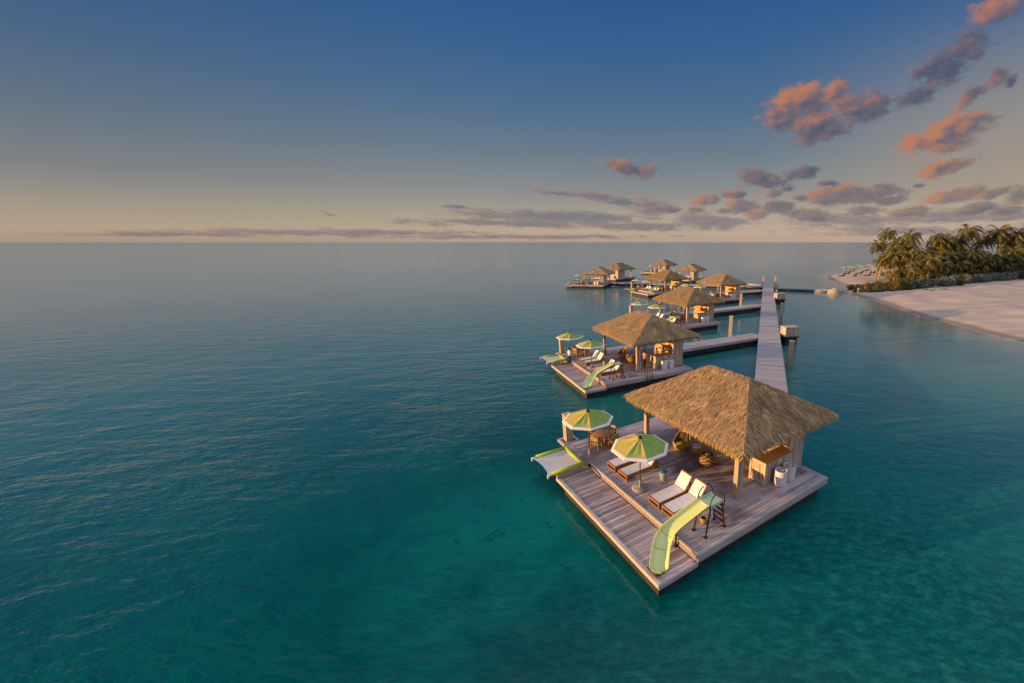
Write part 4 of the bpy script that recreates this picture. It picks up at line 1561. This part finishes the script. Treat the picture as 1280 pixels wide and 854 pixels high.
PALMS = [  # u, v of the crown centre on the photograph, depth, lean, crown scale, label
    (1111, 291, 128, 1.0, 0.85, 'tall palm standing highest at the left end of the grove'),
    (1098, 306, 126, -0.8, 0.85, 'leftmost full palm of the grove, leaning toward the water'),
    (1139, 295, 124, 0.8, 1.0, 'broad tall palm, second tall crown from the left'),
    (1124, 303, 132, 0.5, 0.9, 'palm filling the gap between the two leftmost tall crowns'),
    (1174, 297, 118, -0.9, 0.95, 'tall palm with bent pale trunk, third tall crown from left'),
    (1190, 302, 124, 0.6, 0.9, 'darker palm just right of the bent trunk palm'),
    (1211, 289, 116, 0.4, 1.05, 'tallest broad palm in the middle of the grove'),
    (1250, 290, 110, -0.7, 1.0, 'tall palm with upright windswept fronds, second tall from right'),
    (1272, 294, 106, 0.4, 1.0, 'tall palm at the right edge of the photo'),
    (1230, 300, 118, 0.8, 0.9, 'palm between the tallest crown and the windswept one'),
    (1165, 325, 106, 0.3, 0.9, 'short palm with straight pale trunk behind the silver hedge'),
    (1217, 317, 106, -0.7, 0.85, 'golden short palm with leaning white trunk mid grove'),
    (1241, 321, 104, 0.2, 0.85, 'short spreading palm just above the right silver hedge'),
    (1106, 319, 138, 0.5, 0.5, 'small dark young palm at the left tip of the grove'),
    (1150, 315, 114, 0.5, 0.85, 'golden low palm left of the straight pale trunk'),
    (1188, 320, 110, -0.5, 0.85, 'low palm behind the gap between silver hedges'),
    (1268, 316, 102, 0.5, 0.9, 'low golden palm near the right edge of the photo'),
    (1118, 312, 122, 0.7, 0.8, 'slim palm with tall pale trunk near the left end'),
    (1135, 318, 116, -0.4, 0.8, 'low palm above the orange shrubs'),
    (1103, 325, 124, 0.3, 0.7, 'short palm in front of the leftmost tall trunks'),
    (1114, 328, 121, -0.3, 0.7, 'short palm between the leftmost trunks and the orange shrubs'),
    (1126, 326, 119, 0.4, 0.75, 'short bushy palm just left of the orange shrubs'),
    (1145, 331, 110, 0.2, 0.75, 'stubby palm rising from the shrubs left of the pale trunk'),
    (1178, 331, 108, -0.2, 0.8, 'stubby palm right of the straight pale trunk'),
    (1200, 330, 106, 0.3, 0.8, 'stubby palm left of the leaning white trunk'),
    (1232, 331, 105, -0.3, 0.8, 'stubby palm right of the leaning white trunk'),
    (1256, 329, 104, 0.2, 0.8, 'stubby palm above the right silver hedge'),
]
for (u, v, dist_, lean, sc, lb) in PALMS:
    back = max(0, u - 1146) * 0.17              # the grove stands behind the hedge, which runs away to the right
    sc *= (dist_ + back) / dist_ * 0.96
    dist_ += back
    x, zt = from_px(u, v, dist_)
    palm(x - lean, dist_, max(1.4, zt - gh(x - lean, dist_)), lean, 0, sc * 1.05, lb)
for k in range(26):
    dist_ = rnd.uniform(112, 150)
    u = rnd.uniform(1108, 1330)
    dist_ += max(0, u - 1150) * 0.12
    x, zt = from_px(u, rnd.uniform(300, 326), dist_)
    palm(x, dist_, max(3, zt - gh(x, dist_)), rnd.uniform(-1, 1), 0, rnd.uniform(0.95, 1.2), 'coconut palm crowded in the shaded middle of the grove', 'palms in the middle of the grove')


def leaf_clump(seed, n, leaf, shape=(1, 1, 1), up=0.3):
    r = random.Random(seed)
    mb = MB()
    lobes = [(Vector((r.uniform(-0.55, 0.55), r.uniform(-0.55, 0.55), r.uniform(0.15, 0.6))), r.uniform(0.3, 0.5)) for _ in range(9)]
    for k in range(n):
        c, rd = r.choice(lobes)
        d = Vector((r.gauss(0, 1), r.gauss(0, 1), r.gauss(0, 1) + up)).normalized()
        p = c + d * rd * r.uniform(0.6, 1.0)
        if p.z < 0: p.z = r.uniform(0, 0.2)
        a = Vector((r.gauss(0, 1), r.gauss(0, 1), r.gauss(0, 0.6))).normalized()
        b_ = a.cross(d).normalized()
        s = leaf * r.uniform(0.6, 1.2)
        S = Vector(shape)
        q = [p - a * s, p + b_ * s * 0.45, p + a * s, p - b_ * s * 0.45]
        mb.add([(w.x * S.x, w.y * S.y, w.z * S.z) for w in q], [(0, 1, 2, 3)], 0, min(1, max(0, r.gauss(0.5, 0.25))))
    st = MB()
    for k in range(5):
        a = r.uniform(0, 6.28)
        st.tube([(0.1 * math.cos(a), 0.1 * math.sin(a), -0.05), (0.35 * math.cos(a) * shape[0], 0.35 * math.sin(a) * shape[1], 0.45 * shape[2])], [0.05, 0.02], 5)
    return mb, st


CL = {}
for key, mk in (('green', 'bush'), ('gold', 'gold_bush'), ('silver', 'silver_bush')):
    CL[key] = []
    for s in range(3):
        mb, st = leaf_clump(s + 11, 1500, 0.085)
        CL[key].append((mb.mesh('foliage', M[mk]), st.mesh('stem', M['palm_trunk'])))


def bush(kind, x, y, sx, sy, sz, label, group, z=None):
    root = empty('shrub', (x, y, gh(x, y) - 0.05 if z is None else z), rnd.uniform(0, 6.28) if abs(sx - sy) < 0.3 else 0)
    f, s = CL[kind][rnd.randrange(3)]
    a = link('foliage', f, root)
    b_ = link('stem', s, root)
    a.scale = (sx, sy, sz)
    b_.scale = (sx, sy, sz)
    tag(root, label, 'shrub', group)


HEDGE = [((1140, 362), (1195, 357.5), 'silver', 'silver green shrub in the hedge left of the bright yellow bush', 'left silver hedge'),
         ((1215, 355), (1275, 350), 'silver', 'silver green shrub in the hedge right of the bright yellow bush', 'right silver hedge')]


def deck_px(u, v, z=None):
    p = math.atan((456 - 303) / 503)
    x, y = (u - 800) / 503, -(v - 456) / 503
    d = Vector((x, math.cos(p) + y * math.sin(p), -math.sin(p) + y * math.cos(p)))
    if z is not None:
        k = (z - 12.02) / d.z
        return d.x * k, d.y * k
    ks = np.linspace(40 / d.y, 260 / d.y, 900)       # first meeting with the sand or the water
    hh = np.maximum(land_h(np.column_stack([d.x * ks, d.y * ks])), 0.0)
    below = np.nonzero(12.02 + d.z * ks <= hh)[0]
    k = ks[below[0]] if len(below) else ks[-1]
    return d.x * k, d.y * k


for (a, b_, kind, lb, gr) in HEDGE:
    for k in range(9):
        f = k / 8
        x, y = deck_px(a[0] + (b_[0] - a[0]) * f, a[1] + (b_[1] - a[1]) * f)
        bush(kind, x, y + 1.5 + rnd.uniform(-.5, .8), 2.0, 2.0, rnd.uniform(2.3, 3.1), lb, gr)
for (u, v, kind, s, h, lb) in [
    (1205, 357.5, 'gold', 1.9, 3.0, 'bright yellow bush standing between the two silver hedges'),
    (1085, 362.5, 'gold', 1.8, 2.2, 'low orange bush at the left tip of the hedge by the rocks'),
    (1097, 363, 'green', 2.0, 2.4, 'dark green shrub left of the yellow beach bush'),
    (1108, 364, 'green', 2.2, 2.5, 'tall leafy shrub in the left hedge above the sand'),
    (1122, 364, 'gold', 2.1, 2.7, 'golden bush at the sand edge of the left hedge'),
    (1132, 363, 'green', 2.3, 3.2, 'dark green shrub where the left silver hedge begins'),
    (1140, 361, 'green', 2.4, 3.8, 'tall dark green shrub behind the left silver hedge start'),
    (1199, 353, 'green', 2.6, 4.0, 'dark green shrub left of the bright yellow bush'),
    (1212, 352, 'green', 2.6, 4.4, 'tall dark green shrub right of the bright yellow bush'),
    (1278, 349.5, 'green', 2.6, 3.0, 'green shrub ending the right hedge at the photo edge'),
]:
    x, y = deck_px(u, v)
    bush(kind, x, y + 1.0, s, s, h, lb, 'shrubs along the beach hedge')
for k in range(5):                                # clipped green mat by the rocks
    x, y = deck_px(1066 + k * 8.5, 365.6 - k * 0.1)
    bush('green', x, y + 0.6, 1.7, 1.3, 0.9, 'low clipped green shrub along the sand beside the rocks', 'low clipped shrubs')
for k in range(4):
    x, y = deck_px(1066 + k * 9, 361.8)
    bush('green', x, y + 0.6, 1.8, 1.2, 1.5, 'olive shrub in the row behind the low clipped shrubs', 'olive shrub row')
for k in range(15):                               # dark green row behind the silver hedge
    x, y = deck_px(1136 + k * 10.5, 361.5 - k * 0.88)
    bush('green', x + rnd.uniform(-.6, .6), y + 4.0, 2.4, 2.4, rnd.uniform(2.4, 3.3), 'dark green shrub in the row right behind the silver hedges', 'green row behind the silver hedges')
# understorey between the trunks
for k in range(9):
    u = 1116 + k * 6
    x, y = from_px(u, 340, 118 - k * 0.6)[0], 118 - k * 0.6 + rnd.uniform(-2, 2)
    bush('gold', x, y, 2.4, 2.4, rnd.uniform(3.2, 5.2), 'orange leaved shrub under the left half of the palms', 'orange shrubs under the palms')
for k in range(16):
    u = 1150 + k * 10
    dd_ = 116 + k * 1.3 + rnd.uniform(-3, 6)
    x = from_px(u, 340, dd_)[0]
    bush('green', x, dd_, 3.2, 3.2, rnd.uniform(3.2, 4.6), 'tall shaded shrub under the right half of the palms', 'shaded shrubs under the palms')
# the wood behind reads as one dark mass
mb = MB()
r_ = random.Random(5)
for k in range(9000):
    u_ = r_.random()
    x = 88 + 130 * u_ + r_.uniform(-4, 4)
    y = 128 + 30 * r_.random() + 12 * u_
    z = 1.2 + (6.5 + 1.8 * math.sin(x * 0.7) * math.sin(x * 0.23 + 1)) * r_.random() ** 0.7
    a = Vector((r_.gauss(0, 1), r_.gauss(0, 1), r_.gauss(0, 0.6))).normalized()
    b_ = a.cross(Vector((r_.gauss(0, 1), r_.gauss(0, 1), 1))).normalized()
    s = r_.uniform(0.3, 0.6)
    p = Vector((x, y, z))
    mb.add([p - a * s, p + b_ * s * 0.45, p + a * s, p - b_ * s * 0.45], [(0, 1, 2, 3)], 0, r_.random())
tag(mb.build('thicket', M['bush']), 'dark thicket filling the ground behind the palm grove', 'thicket', None, 'stuff')


# ------------------------------------------------------------------ beach furniture, rocks, floats
def beach_umbrella():
    root = empty('beach_umbrella')
    c = MB()
    n = 10
    for k in range(n):
        a0, a1 = 2 * math.pi * k / n, 2 * math.pi * (k + 1) / n
        c.add([(0, 0, 2.5), (1.45 * math.cos(a0), 1.45 * math.sin(a0), 2.0), (1.45 * math.cos(a1), 1.45 * math.sin(a1), 2.0)], [(0, 1, 2)], k % 2, 0.5)
    c.build('canopy', [M['yellow'], M['green']], root)
    p = MB()
    p.tube([(0, 0, 0), (0, 0, 2.5)], 0.035, 6)
    p.build('pole', M['white_pipe'], root)
    return root


def sunbed():
    root = empty('beach_lounger')
    f = MB()
    f.box((0.75, 0, 0.30), (1.5, 0.68, 0.10))
    f.box((1.72, 0, 0.56), (0.75, 0.68, 0.08), ry=R(-42))
    for x in (0.1, 1.4):
        f.box((x, 0, 0.13), (0.07, 0.66, 0.26))
    f.build('frame', M['rust'], root)
    return root


BU, SB = beach_umbrella(), sunbed()
spit = [(1049, 346), (1056, 343), (1065, 346), (1072, 342.5), (1081, 345.5), (1088, 342), (1099, 345), (1106, 342), (1062, 340), (1079, 339.5), (1094, 339)]
for k, (u, v) in enumerate(spit):
    o = SB if k == 0 else dup(SB)
    x, y = deck_px(u, v)
    o.location = (x, y, gh(x, y))
    o.rotation_euler = (0, 0, R(25 + rnd.uniform(-9, 9)))
    o.scale = (1.25, 1.25, 1.25)
    tag(o, 'teak lounger in the rows on the sandy spit left of the palms', 'sun lounger', 'beach loungers on the spit')
bus = [(1054, 341.5), (1061, 339.2), (1066, 340.6), (1073, 338.2), (1077, 340.2), (1086, 337.8), (1090, 340.4), (1097, 338.4), (1105, 339.8)]
for k, (u, v) in enumerate(bus):
    o = BU if k == 0 else dup(BU)
    x, y = deck_px(u, v)
    o.location = (x, y, gh(x, y))
    o.rotation_euler = (0, 0, k)
    tag(o, 'small lime and yellow beach umbrella on the sandy spit', 'umbrella', 'beach umbrellas on the spit')


def rock(x, y, sx, sy, sz, seed, label, rz=0.0):
    r = random.Random(seed)
    ph_ = [r.uniform(0, 6.28) for _ in range(6)]
    mb = MB()
    rings = []
    for i in range(9):
        la = -0.4 + (math.pi / 2 + 0.4) * i / 8
        ring = []
        for j in range(18):
            lo = 2 * math.pi * j / 18
            k = 1 + 0.16 * math.sin(2 * lo + ph_[0]) + 0.10 * math.sin(5 * lo + ph_[1] + 2 * la) + 0.07 * math.sin(9 * lo + ph_[2]) * math.cos(3 * la + ph_[3])
            ring.append((sx * k * math.cos(la) * math.cos(lo), sy * k * math.cos(la) * math.sin(lo), sz * k * (abs(math.sin(la)) ** 0.65) * (1 if la > 0 else -1)))
        rings.append(ring)
    mb.rings(rings)
    o = mb.build('rock', M['rock'])
    o.location = (x, y, max(0.0, gh(x, y)))
    o.rotation_euler = (0, 0, rz)
    tag(o, label, 'rock', 'rocks at the beach tip')


for (u, v, sx, sy, sz, lb) in [(1045, 366.5, 2.2, 1.1, 1.25, 'big pale rounded rock in the water at the beach tip'),
                               (1026, 365.5, 1.7, 0.8, 0.45, 'flat low rock left of the big pale rock'),
                               (1005, 363.8, 0.9, 0.6, 0.45, 'small pale rock alone beside the low jetty'),
                               (1060, 366.5, 1.2, 0.8, 0.55, 'small rock between the big rock and the clipped shrubs'),
                               (1015, 364.6, 0.8, 0.5, 0.3, 'tiny flat rock between the lone rock and the flat one')]:
    x, y = deck_px(u, v, 0.0)
    rock(x, y, sx, sy, sz, int(u), lb)


def floatmat(u, v, mk, label):
    x, y = deck_px(u, v)
    root = empty('paddle_board', (x, y, gh(x, y)), R(rnd.uniform(-15, 20)))
    mb = MB()
    rings = []
    for k in range(11):
        f = k / 10
        w = 0.42 * math.sin(math.pi * (0.06 + 0.88 * f)) ** 0.6
        xx = -0.85 + 1.7 * f
        zc = 0.16 + 0.10 * (2 * f - 1) ** 4
        rings.append([(xx, w * math.cos(q), zc + 0.09 * math.sin(q)) for q in [2 * math.pi * j / 10 for j in range(10)]])
    mb.rings(rings)
    mb.build('hull', M[mk], root)
    mb = MB()
    mb.box((0.1, 0, 0.265), (0.6, 0.34, 0.02))
    mb.build('pad', M['board_white'] if mk != 'board_white' else M['board_teal'], root)
    tag(root, label, 'paddle board', 'boards on the sand')


floatmat(1155.5, 363, 'board_teal', 'teal board lying leftmost on the sand below the hedge')
floatmat(1164, 363.6, 'board_teal', 'dark teal board nearest the water among those on the sand')
floatmat(1165, 359.6, 'board_white', 'white board tucked closest under the silver hedge')
floatmat(1179.5, 362.3, 'board_teal', 'long teal board right of the group on the sand')
floatmat(1185.5, 357.8, 'board_teal', 'rightmost teal board by the hedge foot')

# beach hut cube, post sign and a person on the spit
x, y = deck_px(1130, 349.5)
root = empty('bathing_crate', (x, y, gh(x, y)), R(20))
mb = MB()
for s in (-1, 1):
    plank_face(mb, (-0.7, s * 0.7, 0), (0.7, s * 0.7, 0), 0.0, 1.5, 0.16)
    plank_face(mb, (s * 0.7, -0.7, 0), (s * 0.7, 0.7, 0), 0.0, 1.5, 0.16)
mb.build('box', M['plank_wall'], root)
mb = MB()
mb.box((0, 0, 1.54), (1.6, 1.6, 0.06))
mb.build('lid', M['pale_wood'], root)
tag(root, 'wooden box hut on the sand between orange shrubs and hedge', 'hut')
x, y = deck_px(1072, 366.5)
root = empty('marker_post', (x, y, gh(x, y)), 0)
mb = MB()
mb.box((0, 0, 0.5), (0.08, 0.08, 1.0))
mb.build('post', M['white_pipe'], root)
mb = MB()
mb.box((0, -0.06, 1.05), (0.42, 0.03, 0.36))
mb.build('plate', M['white_pipe'], root)
tag(root, 'small white marker post in front of the clipped shrubs', 'sign')
x, y = deck_px(1117.5, 348.8)
person('person', 'person in dark clothes standing on the spit sand before the palms', (x, y), gh(x, y), R(200), M['skin'], M['trousers'], M['trousers'])
